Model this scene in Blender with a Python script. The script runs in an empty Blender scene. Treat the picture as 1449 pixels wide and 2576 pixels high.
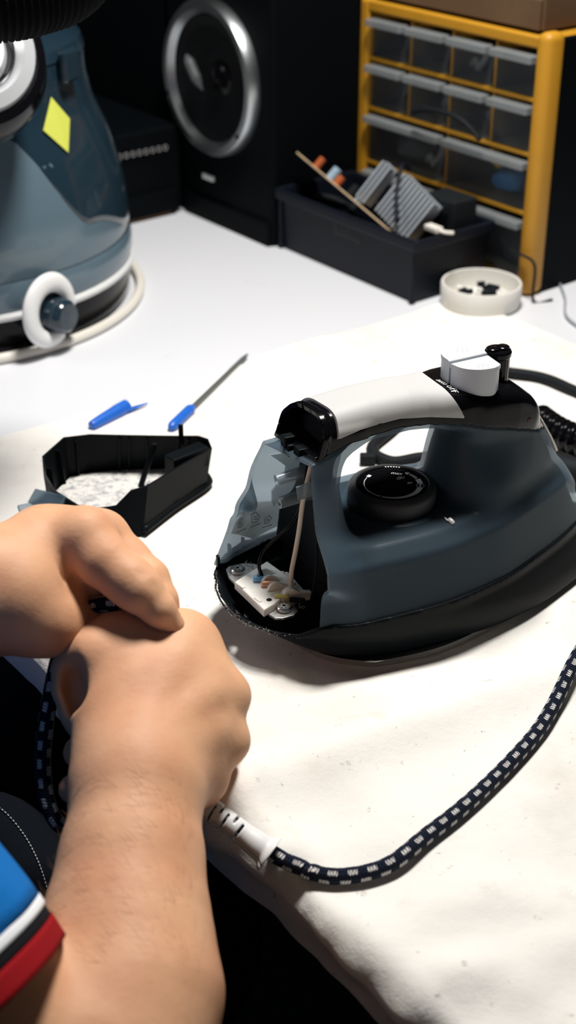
import bpy, bmesh, math, random
import numpy as np
from mathutils import Vector, Matrix, noise
random.seed(4)
S = bpy.context.scene
C = S.collection
PI = math.pi

# ------------------------------------------------------------------ camera, world, lamps, exposure
cam = bpy.data.cameras.new('camera'); co = bpy.data.objects.new('camera', cam); C.objects.link(co)
co.location = (0, 0, 0.5); co.rotation_euler = (math.radians(60), 0, 0)
cam.sensor_fit = 'VERTICAL'; cam.sensor_height = 36; cam.sensor_width = 36; cam.lens = 36*3500/2576
cam.clip_start = 0.02
cam.dof.use_dof = True; cam.dof.focus_distance = 0.81; cam.dof.aperture_fstop = 8.0
S.camera = co
w = bpy.data.worlds.new('world'); S.world = w; w.use_nodes = True
w.node_tree.nodes['Background'].inputs[0].default_value = (1.0, 0.98, 0.95, 1)
w.node_tree.nodes['Background'].inputs[1].default_value = 0.03
def area(name, loc, target, size, power, col):
    l = bpy.data.lights.new(name, 'AREA'); l.shape = 'DISK'; l.size = size; l.energy = power; l.color = col
    o = bpy.data.objects.new(name, l); C.objects.link(o); o.location = loc
    o.rotation_euler = (Vector(target)-Vector(loc)).to_track_quat('-Z', 'Y').to_euler()
    return o
area('ceiling_lamp_light', (0.11, 1.00, 1.16), (0.02, 0.76, 0), 0.24, 21.5, (1.0, 0.97, 0.93))
area('left_fill_light', (-1.6, 0.9, 1.0), (0, 0.8, 0), 0.7, 4, (1.0, 0.97, 0.95))  # weak fill from the left, its source unseen and not modelled
S.view_settings.view_transform = 'Standard'; S.view_settings.look = 'None'
S.view_settings.gamma = 1; S.view_settings.use_curve_mapping = False
S.view_settings.exposure = 0.0

# ------------------------------------------------------------------ helpers
def mat(name, col, rough=0.5, metal=0.0, spec=0.5, var=None, bump=None, sss=None, trans=None, coat=0.0, alpha=None, stains=None, see=None):
    m = bpy.data.materials.new(name); m.use_nodes = True
    nt = m.node_tree; N = nt.nodes; L = nt.links; b = N['Principled BSDF']; out = N['Material Output']
    c4 = (*col, 1)
    b.inputs['Base Color'].default_value = c4; b.inputs['Roughness'].default_value = rough
    b.inputs['Metallic'].default_value = metal; b.inputs['Specular IOR Level'].default_value = spec
    b.inputs['Coat Weight'].default_value = coat
    tc = N.new('ShaderNodeTexCoord')
    src = None
    if var:                                    # (scale, second colour, low, high)
        n = N.new('ShaderNodeTexNoise'); n.inputs['Scale'].default_value = var[0]; n.inputs['Detail'].default_value = 6
        L.new(tc.outputs['Object'], n.inputs['Vector'])
        r = N.new('ShaderNodeValToRGB'); r.color_ramp.elements[0].position = var[2]; r.color_ramp.elements[1].position = var[3]
        r.color_ramp.elements[0].color = c4; r.color_ramp.elements[1].color = (*var[1], 1)
        L.new(n.outputs['Fac'], r.inputs['Fac']); src = r.outputs['Color']
    for st in (stains or []):                  # (scale, colour, low, high, amount)
        n = N.new('ShaderNodeTexNoise'); n.inputs['Scale'].default_value = st[0]; n.inputs['Detail'].default_value = 8; n.inputs['Roughness'].default_value = 0.65
        mp = N.new('ShaderNodeMapping'); mp.inputs['Location'].default_value = (st[0]*.37, st[0]*.11, 0); L.new(tc.outputs['Object'], mp.inputs['Vector']); L.new(mp.outputs[0], n.inputs['Vector'])
        r = N.new('ShaderNodeMapRange'); r.inputs[1].default_value = st[2]; r.inputs[2].default_value = st[3]; r.inputs[4].default_value = st[4]
        L.new(n.outputs['Fac'], r.inputs[0])
        x = N.new('ShaderNodeMix'); x.data_type = 'RGBA'
        L.new(r.outputs[0], x.inputs[0])
        if src: L.new(src, x.inputs[6])
        else: x.inputs[6].default_value = c4
        x.inputs[7].default_value = (*st[1], 1); src = x.outputs[2]
    if src: L.new(src, b.inputs['Base Color'])
    prev = None
    for bp in (bump or []):                    # (scale, strength, distance)
        n = N.new('ShaderNodeTexNoise'); n.inputs['Scale'].default_value = bp[0]; n.inputs['Detail'].default_value = 4
        L.new(tc.outputs['Object'], n.inputs['Vector'])
        u = N.new('ShaderNodeBump'); u.inputs['Strength'].default_value = bp[1]; u.inputs['Distance'].default_value = bp[2]
        L.new(n.outputs['Fac'], u.inputs['Height'])
        if prev: L.new(prev, u.inputs['Normal'])
        prev = u.outputs[0]
    if prev: L.new(prev, b.inputs['Normal'])
    if sss:
        b.inputs['Subsurface Weight'].default_value = sss[0]; b.inputs['Subsurface Radius'].default_value = sss[1]
        b.inputs['Subsurface Scale'].default_value = sss[2]
    if trans:                                  # (amount of light let through diffusely, colour)
        t = N.new('ShaderNodeBsdfTranslucent'); t.inputs[0].default_value = (*trans[1], 1)
        x = N.new('ShaderNodeMixShader'); x.inputs[0].default_value = trans[0]
        L.new(b.outputs[0], x.inputs[1]); L.new(t.outputs[0], x.inputs[2]); last = x.outputs[0]
        if see:                                # smoky plastic: part of the light passes straight through
            t2 = N.new('ShaderNodeBsdfTransparent'); t2.inputs[0].default_value = (*see[1], 1); x2 = N.new('ShaderNodeMixShader'); x2.inputs[0].default_value = see[0]
            L.new(last, x2.inputs[1]); L.new(t2.outputs[0], x2.inputs[2]); last = x2.outputs[0]
        L.new(last, out.inputs[0])
    if alpha is not None:                      # clear plastic seen through
        t = N.new('ShaderNodeBsdfTransparent'); t.inputs[0].default_value = (0.9, 0.94, 0.96, 1)
        x = N.new('ShaderNodeMixShader'); x.inputs[0].default_value = alpha
        L.new(t.outputs[0], x.inputs[1]); L.new(b.outputs[0], x.inputs[2]); L.new(x.outputs[0], out.inputs[0])
    return m

def obj(name, verts, faces, m, parent=None, smooth=False, uv=None, mats=None, midx=None):
    me = bpy.data.meshes.new(name)
    me.from_pydata([tuple(map(float, v)) for v in verts], [], [tuple(map(int, f)) for f in faces]); me.update()
    me.materials.append(m)
    for x in (mats or []): me.materials.append(x)
    if smooth: me.polygons.foreach_set('use_smooth', [True]*len(me.polygons))
    if midx is not None: me.polygons.foreach_set('material_index', midx)
    if uv is not None:
        lay = me.uv_layers.new(name='UVMap'); li = np.empty(len(me.loops), dtype=np.int32); me.loops.foreach_get('vertex_index', li)
        lay.data.foreach_set('uv', np.asarray(uv, dtype=np.float32).reshape(-1, 2).ravel() if len(uv) == len(me.loops) else np.asarray(uv, dtype=np.float32)[li].ravel())
    o = bpy.data.objects.new(name, me); C.objects.link(o)
    if parent: o.parent = parent
    return o
def bobj(name, bm, m, parent=None, smooth=False):
    bmesh.ops.recalc_face_normals(bm, faces=bm.faces)
    me = bpy.data.meshes.new(name); bm.to_mesh(me); bm.free(); me.materials.append(m)
    if smooth: me.polygons.foreach_set('use_smooth', [True]*len(me.polygons))
    o = bpy.data.objects.new(name, me); C.objects.link(o)
    if parent: o.parent = parent
    return o
def tag(o, label=None, cat=None, group=None, kind=None):
    if label: o['label'] = label
    if cat: o['category'] = cat
    if group: o['group'] = group
    if kind: o['kind'] = kind
    return o
def thing(name, label, cat, loc=(0, 0, 0), rz=0.0, group=None):
    o = bpy.data.objects.new(name, None); C.objects.link(o); o.empty_display_size = 0.02
    o.location = loc; o.rotation_euler = (0, 0, rz)
    return tag(o, label, cat, group)
def copy_tree(o, loc, rz):
    r = o.copy(); C.objects.link(r); r.location = loc; r.rotation_euler = (0, 0, rz)
    for ch in o.children:
        c = ch.copy(); C.objects.link(c); c.parent = r
        for g in ch.children:
            d = g.copy(); C.objects.link(d); d.parent = c
    return r
def box_bm(bm, lo, hi, bevel=0.0, seg=2, M=None):
    vs = [bm.verts.new((x, y, z)) for x in (lo[0], hi[0]) for y in (lo[1], hi[1]) for z in (lo[2], hi[2])]
    fs = [bm.faces.new([vs[i] for i in q]) for q in ((0,1,3,2),(4,6,7,5),(0,4,5,1),(2,3,7,6),(0,2,6,4),(1,5,7,3))]
    vv = vs
    if bevel:
        es = list({e for f in fs for e in f.edges})
        r = bmesh.ops.bevel(bm, geom=es, offset=bevel, segments=seg, affect='EDGES', profile=0.5)
        vv = list({v for f in r['faces'] for v in f.verts} | {v for v in vs if v.is_valid})
    if M is not None: bmesh.ops.transform(bm, matrix=M, verts=vv)
    return vv
def box(name, lo, hi, m, parent=None, bevel=0.0, seg=2, M=None, smooth=False):
    bm = bmesh.new(); box_bm(bm, lo, hi, bevel, seg, M); return bobj(name, bm, m, parent, smooth)
def prism_bm(bm, poly, z0, z1, bevel=0.0, seg=2, M=None):
    a = [bm.verts.new((p[0], p[1], z0)) for p in poly]; b = [bm.verts.new((p[0], p[1], z1)) for p in poly]
    n = len(poly); fs = [bm.faces.new(a[::-1]), bm.faces.new(b)]
    fs += [bm.faces.new((a[i], a[(i+1) % n], b[(i+1) % n], b[i])) for i in range(n)]
    vv = a+b
    if bevel:
        r = bmesh.ops.bevel(bm, geom=list(fs[1].edges), offset=bevel, segments=seg, affect='EDGES', profile=0.5)
        vv = list({v for f in r['faces'] for v in f.verts} | {v for v in vv if v.is_valid})
    if M is not None: bmesh.ops.transform(bm, matrix=M, verts=vv)
def prism(name, poly, z0, z1, m, parent=None, bevel=0.0, seg=2, M=None, smooth=False):
    bm = bmesh.new(); prism_bm(bm, poly, z0, z1, bevel, seg, M); return bobj(name, bm, m, parent, smooth)
def lathe_data(prof, n=48, sx=1.0, sy=1.0, close=True):
    V, F = [], []
    for r, z in prof:
        for i in range(n):
            a = 2*PI*i/n; V.append((r*math.cos(a)*sx, r*math.sin(a)*sy, z))
    for j in range(len(prof)-1):
        for i in range(n):
            i2 = (i+1) % n; F.append((j*n+i, j*n+i2, (j+1)*n+i2, (j+1)*n+i))
    k = len(prof)-1
    if close:
        if prof[0][0] > .001 and prof[-1][0] > .001:
            if prof[0] != prof[-1]: F += [(k*n+i, k*n+(i+1) % n, (i+1) % n, i) for i in range(n)]
        elif prof[0][0] > .001: F.append(tuple(range(n))[::-1])
    return V, F
def lathe(name, prof, m, parent=None, n=48, sx=1.0, sy=1.0, M=None, close=True, smooth=True):
    V, F = lathe_data(prof, n, sx, sy, close)
    if M is not None: V = [tuple(M @ Vector(v)) for v in V]
    o = obj(name, V, F, m, parent, smooth)
    return auto(o)
def auto(o, deg=38):
    me = o.data; bm = bmesh.new(); bm.from_mesh(me); c = math.cos(math.radians(deg))
    bmesh.ops.recalc_face_normals(bm, faces=bm.faces)
    for e in bm.edges:
        if len(e.link_faces) == 2 and e.link_faces[0].normal.dot(e.link_faces[1].normal) < c: e.smooth = False
    bm.to_mesh(me); bm.free(); return o
def spline(pts, n=12):
    P = [np.array(p, float) for p in pts]; P = [2*P[0]-P[1]] + P + [2*P[-1]-P[-2]]; out = []
    for i in range(1, len(P)-2):
        for k in range(n):
            t = k/n; a, b, c, d = P[i-1], P[i], P[i+1], P[i+2]
            out.append(0.5*((2*b)+(c-a)*t+(2*a-5*b+4*c-d)*t*t+(3*b-a-3*c+d)*t**3))
    out.append(P[-2]); return np.array(out)
def tube_data(path, r, n=14, caps=True, start=(0, 0, 1)):
    path = np.asarray(path, float); T = np.gradient(path, axis=0); T /= np.linalg.norm(T, axis=1)[:, None]
    L = np.concatenate([[0], np.cumsum(np.linalg.norm(np.diff(path, axis=0), axis=1))])
    u = np.cross(T[0], np.array(start, float)); 
    if np.linalg.norm(u) < 1e-3: u = np.cross(T[0], (1, 0, 0))
    u /= np.linalg.norm(u); V, UV, F = [], [], []
    R = r if hasattr(r, '__len__') else [r]*len(path)
    for j in range(len(path)):
        u = u - T[j]*u.dot(T[j]); u /= np.linalg.norm(u); v = np.cross(T[j], u)
        for i in range(n+1):
            a = 2*PI*i/n; V.append(path[j]+R[j]*(math.cos(a)*u+math.sin(a)*v)); UV.append((L[j], i/n))
    m = n+1
    for j in range(len(path)-1):
        for i in range(n): F.append((j*m+i, j*m+i+1, (j+1)*m+i+1, (j+1)*m+i))
    if caps: F.append(tuple(range(n))[::-1]); F.append(tuple((len(path)-1)*m+i for i in range(n)))
    return V, F, UV
def tube(name, pts, r, m, parent=None, n=12, k=8, sm=True):
    V, F, UV = tube_data(spline(pts, k) if sm else pts, r, n); return obj(name, V, F, m, parent, True, UV)

# signed-distance modelling: smooth bodies meshed with surface nets
def smin(a, b, k):
    h = np.maximum(k-np.abs(a-b), 0)/k; return np.minimum(a, b)-h*h*k*0.25
def smax(a, b, k): return -smin(-a, -b, k)
def sstep(t): t = np.clip(t, 0, 1); return t*t*(3-2*t)
def nets(F, lo, h):
    s = F < 0; nx, ny, nz = F.shape
    cs = [s[dx:nx-1+dx, dy:ny-1+dy, dz:nz-1+dz] for dx in (0, 1) for dy in (0, 1) for dz in (0, 1)]
    cnt = sum(c.astype(np.int8) for c in cs); mask = (cnt > 0) & (cnt < 8)
    I = np.argwhere(mask); idx = -np.ones(mask.shape, np.int64); idx[mask] = np.arange(len(I))
    acc = np.zeros((len(I), 3)); num = np.zeros(len(I))
    cor = [(a, b, c) for a in (0, 1) for b in (0, 1) for c in (0, 1)]
    val = {c: F[I[:, 0]+c[0], I[:, 1]+c[1], I[:, 2]+c[2]].astype(float) for c in cor}
    for a in cor:
        for ax in range(3):
            if a[ax]: continue
            b = list(a); b[ax] = 1; b = tuple(b); va, vb = val[a], val[b]; x = (va < 0) != (vb < 0)
            t = np.where(x, va/np.where(x, va-vb, 1), 0)
            p = np.tile(np.array(a, float), (len(I), 1)); p[:, ax] = t
            acc[x] += p[x]; num[x] += 1
    V = (I+acc/np.maximum(num, 1)[:, None])*h+np.array(lo)
    Q = []
    for ax in range(3):
        sl0 = [slice(1, -1)]*3; sl1 = [slice(1, -1)]*3; sl0[ax] = slice(0, -1); sl1[ax] = slice(1, None)
        a, b = s[tuple(sl0)], s[tuple(sl1)]; E = np.argwhere(a != b); off = np.ones(3, int); off[ax] = 0; E = E+off
        fl = s[E[:, 0], E[:, 1], E[:, 2]]
        o1, o2 = [(1, 2), (2, 0), (0, 1)][ax]
        q = []
        for d1, d2 in ((1, 1), (0, 1), (0, 0), (1, 0)):
            c = E.copy(); c[:, o1] -= d1; c[:, o2] -= d2; q.append(idx[c[:, 0], c[:, 1], c[:, 2]])
        q = np.stack(q, 1); q[~fl] = q[~fl][:, ::-1]; Q.append(q)
    return V, np.concatenate(Q)
class Field:
    def __init__(s, lo, hi, h):
        s.lo = np.array(lo, float); s.h = h; n = np.ceil((np.array(hi)-s.lo)/h).astype(int)+1
        s.ax = [(s.lo[i]+h*np.arange(n[i])).astype(np.float32) for i in range(3)]; s.F = np.full(n, 60*h, np.float32)
    def win(s, lo, hi):
        sl = [];
        for i in range(3):
            a = int(np.clip((lo[i]-s.lo[i])/s.h, 0, len(s.ax[i]))); b = int(np.clip((hi[i]-s.lo[i])/s.h+2, 0, len(s.ax[i]))); sl.append(slice(a, b))
        return tuple(sl), s.ax[0][sl[0]][:, None, None], s.ax[1][sl[1]][None, :, None], s.ax[2][sl[2]][None, None, :]
    def cone(s, a, b, ra, rb, k=0.008, sub=False, flat=None):
        a = np.array(a, float); b = np.array(b, float); m = max(ra, rb)+k+6*s.h
        sl, X, Y, Z = s.win(np.minimum(a, b)-m, np.maximum(a, b)+m)
        if any(q.stop <= q.start for q in sl): return
        d = b-a; l2 = max(d@d, 1e-12)
        t = np.clip(((X-a[0])*d[0]+(Y-a[1])*d[1]+(Z-a[2])*d[2])/l2, 0, 1)
        dx, dy, dz = X-a[0]-t*d[0], Y-a[1]-t*d[1], Z-a[2]-t*d[2]
        q = dx*dx+dy*dy+dz*dz
        if flat is not None:                     # squash along a direction: (direction, factor>1)
            n_ = np.array(flat[0], float); n_ /= np.linalg.norm(n_); pr = dx*n_[0]+dy*n_[1]+dz*n_[2]; q = q+pr*pr*(flat[1]**2-1)
        f = np.sqrt(q)-(ra+(rb-ra)*t)
        s.F[sl] = smax(s.F[sl], -f, k) if sub else smin(s.F[sl], f, k)
    def chain(s, pts, rs, k=0.006):
        for i in range(len(pts)-1): s.cone(pts[i], pts[i+1], rs[i], rs[i+1], k)
    def mesh(s): return nets(s.F, s.lo, s.h)

# room frame: p runs along the front edge of the bench, q from the front edge to the wall
RZ = -0.9080; E1 = np.array([.6152, -.7884, 0]); E2 = np.array([.7884, .6152, 0]); P0 = np.array([-.1763, .6947, 0])
def R(p, q, z=0.0): return tuple(P0+E1*p+E2*q+np.array([0, 0, z]))

# ------------------------------------------------------------------ materials
M = {}
M['table'] = mat('white laminate', (.70, .71, .74), .45, bump=[(90, .05, .001)], stains=[(14, (.45, .45, .46), .62, .8, .25)])
M['edge'] = mat('brown edge band', (.30, .14, .05), .5)
M['cloth'] = mat('cotton sheet', (.80, .78, .735), .9, spec=.1, bump=[(900, .25, .0008), (60, .25, .004)],
                 stains=[(9, (.50, .44, .36), .52, .78, .45), (38, (.45, .39, .32), .60, .78, .30), (95, (.24, .19, .15), .645, .72, .6), (230, (.22, .18, .14), .665, .71, .7)])
M['black'] = mat('black plastic', (.005, .0065, .008), .4, spec=.07, bump=[(400, .04, .0004)])
M['blackm'] = mat('matt black', (.006, .008, .010), .7, spec=.2, bump=[(500, .08, .0004)])
M['gloss'] = mat('gloss black', (.003, .003, .004), .16, spec=.15)
M['case'] = mat('black painted case', (.0015, .0025, .0035), .6, spec=.06, bump=[(700, .05, .0003)])
M['dark'] = mat('dark wall paint', (.006, .009, .012), .9, spec=.05, bump=[(60, .1, .001)])
M['floor'] = mat('dark floor', (.005, .007, .009), .8, spec=.05, bump=[(40, .1, .001)])
M['tank'] = mat('smoky blue plastic', (.070, .112, .150), .36, spec=.42, trans=(.35, (.62, .72, .78)), see=(.46, (.70, .77, .82)), bump=[(350, .05, .0004)], stains=[(260, (.3, .32, .33), .68, .74, .5)])
M['clear'] = mat('clear smoky plastic', (.30, .36, .40), .15, spec=.7, alpha=.5)
M['grip'] = mat('grey soft grip', (.50, .50, .49), .55, spec=.3, bump=[(1200, .12, .0003)])
M['button'] = mat('pale grey button', (.56, .59, .63), .4, spec=.5)
M['steel'] = mat('polished steel', (.62, .62, .62), .25, 1.0)
M['zinc'] = mat('zinc plate', (.62, .62, .60), .42, .8, bump=[(200, .15, .0005)], stains=[(160, (.25, .22, .19), .55, .7, .6)])
M['ceram'] = mat('white block', (.86, .83, .77), .45, sss=(.2, (1, .9, .7), .002))
M['white'] = mat('white plastic', (.80, .80, .79), .4)
M['print'] = mat('white print', (.85, .86, .87), .5)
M['dialm'] = mat('dial plastic', (.055, .058, .062), .5, spec=.4)
M['lint'] = mat('grey lint', (.42, .40, .36), 1, spec=0)
M['lintw'] = mat('pale fibre', (.72, .70, .66), 1, spec=0, var=(160, (.35, .36, .38), .45, .7), bump=[(220, .8, .004)])
M['blue'] = mat('blue plastic', (.015, .13, .58), .35)
M['bluew'] = mat('blue sleeve', (.16, .42, .72), .45)
M['copper'] = mat('copper terminal', (.72, .40, .26), .4, .4)
M['green'] = mat('yellow green sleeve', (.55, .55, .16), .5)
M['wirew'] = mat('beige wire', (.74, .64, .53), .5)
M['yellow'] = mat('yellow cabinet plastic', (.50, .238, .012), .5, bump=[(120, .06, .001)], stains=[(30, (.30, .14, .01), .55, .8, .4)])
M['drawer'] = mat('dusty clear drawer', (.14, .155, .175), .3, spec=.4, alpha=.15, stains=[(25, (.4, .4, .4), .5, .75, .5)])
M['lip'] = mat('cloudy drawer lip', (.26, .28, .285), .4, alpha=.62, stains=[(40, (.15, .15, .14), .5, .75, .5)])
M['card'] = mat('cardboard', (.12, .072, .040), .85, spec=.1, stains=[(12, (.20, .13, .07), .5, .8, .5)])
M['bin'] = mat('navy black bin', (.004, .006, .012), .5, spec=.2, bump=[(90, .15, .001)])
M['sink'] = mat('grey heat sink', (.42, .46, .50), .45, .3)
M['pcb'] = mat('tan board', (.50, .36, .22), .6, stains=[(70, (.25, .15, .08), .5, .7, .6)])
M['red'] = mat('orange part', (.40, .09, .02), .5)
M['cyan'] = mat('pale blue part', (.30, .42, .52), .4)
M['toy'] = mat('bright yellow part', (.85, .48, .03), .5)
M['bag'] = mat('blue bag', (.05, .30, .70), .5)
M['cream'] = mat('cream plastic', (.72, .69, .62), .5, stains=[(30, (.5, .42, .3), .55, .8, .4)])
M['tubew'] = mat('ivory tape', (.80, .78, .73), .5, stains=[(25, (.55, .46, .36), .5, .75, .45)])
M['body'] = mat('slate blue tank', (.105, .158, .195), .2, spec=.5, coat=.2)
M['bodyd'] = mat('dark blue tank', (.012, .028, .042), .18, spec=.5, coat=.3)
M['chrome'] = mat('chrome', (.85, .87, .90), .25, .55)
M['ringm'] = mat('brushed aluminium ring', (.50, .53, .55), .32, 1.0)
M['cone'] = mat('speaker cone', (.004, .005, .006), .5, spec=.2)
M['stick'] = mat('yellow sticker', (.62, .66, .10), .5)
M['stickp'] = mat('green print', (.32, .38, .06), .5)
M['shirt'] = mat('blue shirt', (.009, .15, .47), .9, spec=.1, bump=[(900, .3, .0006), (30, .4, .006)])
M['shirtr'] = mat('red band', (.28, .008, .012), .9, spec=.1, bump=[(900, .3, .0006)])
M['shirtw'] = mat('white piping', (.85, .86, .88), .9, spec=.1)
M['shirtk'] = mat('black band', (.01, .01, .013), .9, spec=.1)
M['denim'] = mat('black denim', (.005, .0065, .0095), .95, spec=.05, bump=[(700, .4, .0006), (20, .3, .006)])
M['hair'] = mat('dark hair', (.02, .012, .008), .6)
M['thread'] = mat('grey stitching', (.36, .37, .36), .9)

def skin_mat():
    m = mat('skin', (.73, .405, .235), .56, spec=.28, sss=(.12, (1, .35, .2), .006), var=(24, (.62, .30, .165), .40, .70),
            bump=[(1500, .16, .0005), (420, .13, .0010), (110, .10, .002)], stains=[(7, (.55, .24, .13), .52, .72, .35)])
    return m
M['skin'] = skin_mat()

def braid_mat():
    m = bpy.data.materials.new('braided sleeve'); m.use_nodes = True; nt = m.node_tree; N = nt.nodes; L = nt.links; b = N['Principled BSDF']
    b.inputs['Roughness'].default_value = .75; b.inputs['Specular IOR Level'].default_value = .2
    uv = N.new('ShaderNodeUVMap'); sp = N.new('ShaderNodeSeparateXYZ'); L.new(uv.outputs[0], sp.inputs[0])
    def mth(op, a, bb=None, c=None):
        n = N.new('ShaderNodeMath'); n.operation = op
        for i, x in enumerate((a, bb, c)):
            if x is None: continue
            if isinstance(x, (int, float)): n.inputs[i].default_value = x
            else: L.new(x, n.inputs[i])
        return n.outputs[0]
    u = mth('DIVIDE', sp.outputs[0], .0096); v = sp.outputs[1]
    # flecks run in two steep helices; every fleck is a short bundle of three slanted picks
    b5 = mth('MULTIPLY', v, 5.0)
    row = mth('FLOOR', b5)
    a = mth('ADD', u, mth('MULTIPLY', row, .4))
    fa = mth('FRACT', a); fb = mth('FRACT', b5)
    zig = mth('MULTIPLY', mth('PINGPONG', mth('MULTIPLY', a, 9.0), .5), .24)
    fb2 = mth('ADD', fb, zig)
    ok = mth('MULTIPLY', mth('LESS_THAN', fa, .50), mth('MULTIPLY', mth('GREATER_THAN', fb2, .27), mth('LESS_THAN', fb2, .76)))
    pick = mth('LESS_THAN', mth('FRACT', mth('ADD', mth('MULTIPLY', a, 6.5), mth('MULTIPLY', fb, 1.1))), .80); ok = mth('MULTIPLY', ok, pick)
    x = N.new('ShaderNodeMix'); x.data_type = 'RGBA'; L.new(ok, x.inputs[0])
    x.inputs[6].default_value = (.007, .013, .032, 1); x.inputs[7].default_value = (.80, .78, .76, 1); L.new(x.outputs[2], b.inputs['Base Color'])
    h1 = mth('SINE', mth('ADD', mth('MULTIPLY', u, 2*PI*6), mth('MULTIPLY', v, 2*PI*5)))
    h2 = mth('SINE', mth('SUBTRACT', mth('MULTIPLY', u, 2*PI*6), mth('MULTIPLY', v, 2*PI*5)))
    bu = N.new('ShaderNodeBump'); bu.inputs['Strength'].default_value = .8; bu.inputs['Distance'].default_value = .0009
    L.new(mth('MAXIMUM', h1, h2), bu.inputs['Height']); L.new(bu.outputs[0], b.inputs['Normal'])
    return m
M['braid'] = braid_mat()

# ------------------------------------------------------------------ the room and the bench
def sbox(name, lo, hi, m, loc=None):
    o = box(name, lo, hi, m); o.rotation_euler = (0, 0, RZ); o.location = P0; tag(o, kind='structure'); return o
sbox('floor', (-2.2, -2.0, -.80), (2.2, 1.30, -.75), M['floor'])
sbox('wall_back', (-2.2, 1.00, -.75), (2.2, 1.06, 1.7), M['dark'])
sbox('wall_left', (-1.55, -1.2, -.75), (-1.49, 1.0, 1.7), M['dark'])
bench = thing('workbench', 'white-topped workbench that carries everything in the picture', 'table', tuple(P0), RZ)
box('tabletop', (-1.10, .030, -.028), (.85, .98, 0), M['table'], bench, .002)
for px, py in ((-1.02, .15), (.77, .15), (-1.02, .92), (.77, .92)):
    box('leg', (px-.025, py-.025, -.75), (px+.025, py+.025, -.028), M['blackm'], bench, .003)

# cloth: laid on the bench and hanging a little over the front edge
def make_cloth():
    ridges = [(((0.1973, 0.0223), (0.2017, 0.0871), (0.214, 0.1645), (0.2333, 0.2596)), .0075, .022),
              (((0.1893, 0.0449), (0.2143, 0.0343), (0.2473, 0.0295)), .006, .013),
              (((0.2793, 0.0143), (0.3164, 0.0177), (0.3559, 0.0094)), .0015, .010),
              (((0.2988, 0.0228), (0.3359, 0.0274), (0.3779, 0.0591)), .003, .014),
              (((0.2735, 0.2149), (0.2961, 0.1294), (0.3305, 0.0757)), .003, .03),
              (((-0.2481, 0.2917), (-0.2282, 0.3564), (-0.2271, 0.4624)), .0025, .014),
              (((-0.2578, 0.387), (-0.2517, 0.4454), (-0.2237, 0.5265)), .0025, .010),
              (((-0.2542, 0.1341), (-0.2507, 0.1784), (-0.2404, 0.2092)), .003, .012),
              (((0.0958, 0.1228), (0.1194, 0.12), (0.1269, 0.1232)), .003, .012),
              (((0.2186, 0.0955), (0.2482, 0.0924), (0.2728, 0.0761)), .0025, .02), (((0.1681, 0.0855), (0.1708, 0.1419), (0.1897, 0.2037)), .003, .016), (((0.3199, 0.0418), (0.331, 0.0805), (0.3637, 0.1142)), .0035, .02), (((0.3565, 0.0208), (0.3605, 0.059), (0.3787, 0.0975)), .003, .014)]
    keep = [((0.0858, 0.2491), .085), ((0.0581, 0.1901), .05), ((0.1087, 0.3192), .05), ((-0.1201, 0.1606), .075), ((-0.2263, 0.3132), .03), ((-0.2399, 0.2277), .04)]
    n1, n2 = 210, 170
    ps = np.linspace(-.252, .62, n1); ss = np.concatenate([np.linspace(-.034, .02, 26), np.linspace(.024, .605, n2-26)])
    Pg, Sg = np.meshgrid(ps, ss, indexing='ij'); qe = .027
    H = np.zeros_like(Pg); Qg = qe+Sg
    for pts, amp, wd in ridges:
        pts = spline([(a[0], a[1], 0) for a in pts], 14)[:, :2]; best = np.full(Pg.shape, 9.)
        for a in pts: best = np.minimum(best, np.hypot(Pg-a[0], Qg-a[1]))
        H += 1.55*amp*np.exp(-(best/wd)**2)
    for i in range(n1):
        for j in range(len(ss)):
            x, y = ps[i], ss[j]
            H[i, j] += .0022*(noise.noise((x*9, y*9, 3.1))+.45*noise.noise((x*22, y*22, 7.7))+.25*noise.noise((x*50, y*50, 1.2)))+.0009
    K = np.ones_like(H)
    for c, r in keep: K = np.minimum(K, np.clip((np.hypot(Pg-c[0], Qg-c[1])-r)/.05, 0, 1))
    H = .0010+np.maximum(H, 0)*(.12+.88*K)
    global CLOTH; CLOTH = (ps, qe+ss, H)
    V, F = [], []
    for i in range(n1):
        wav = .5+.5*noise.noise((ps[i]*14, 5.5, 0)); fr = noise.noise((ps[i]*25, 2.5, 4))
        for j in range(len(ss)):
            s_, h = ss[j], H[i, j]; r = .006; arc = r*PI/2
            if s_ >= 0: q, z = qe+s_, h
            elif s_ > -arc:
                a = -s_/r; q, z = qe-(r+h)*math.sin(a)*.9, (r+h)*math.cos(a)-r
            else: q, z = qe-.9*(r+h)-.004*wav, -r+(s_+arc)*(1.0+.25*fr)
            e = .006*noise.noise((ss[j]*12, 9.1, 2)) if i < 2 else 0
            q -= (.005*abs(noise.noise((ps[i]*30, 8.8, s_*20))) if s_ < -.006 else 0); V.append(R(ps[i]+e, q, z))
    m = len(ss)
    for i in range(n1-1):
        for j in range(m-1): F.append((i*m+j, (i+1)*m+j, (i+1)*m+j+1, i*m+j+1))
    V = np.array(V); nb = len(V)
    o = obj('dust_sheet', V, F, M['cloth'], None, True)
    return tag(o, 'off-white stained cotton sheet spread over the near half of the white bench', 'cloth')
make_cloth()
def cloth_z(x, y):
    ps, qs, H = CLOTH; d = np.array([x, y, 0])-P0; p, q = d@E1, d@E2
    if p < ps[0] or q > qs[-1] or q < .029: return 0.0
    i = np.clip(np.searchsorted(ps, p), 1, len(ps)-1); j = np.clip(np.searchsorted(qs, q), 1, len(qs)-1)
    return float(H[i-1:i+1, j-1:j+1].max())
tube('seam_cable', [R(-.214, .735, .003), R(-.185, .71, .003), R(-.15, .675, .003), R(-.10, .66, .003)], .0012, M['sink'])
tag(bpy.data.objects['seam_cable'], 'thin grey wire lying on the white bench at the right edge of the picture', 'wire')

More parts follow.
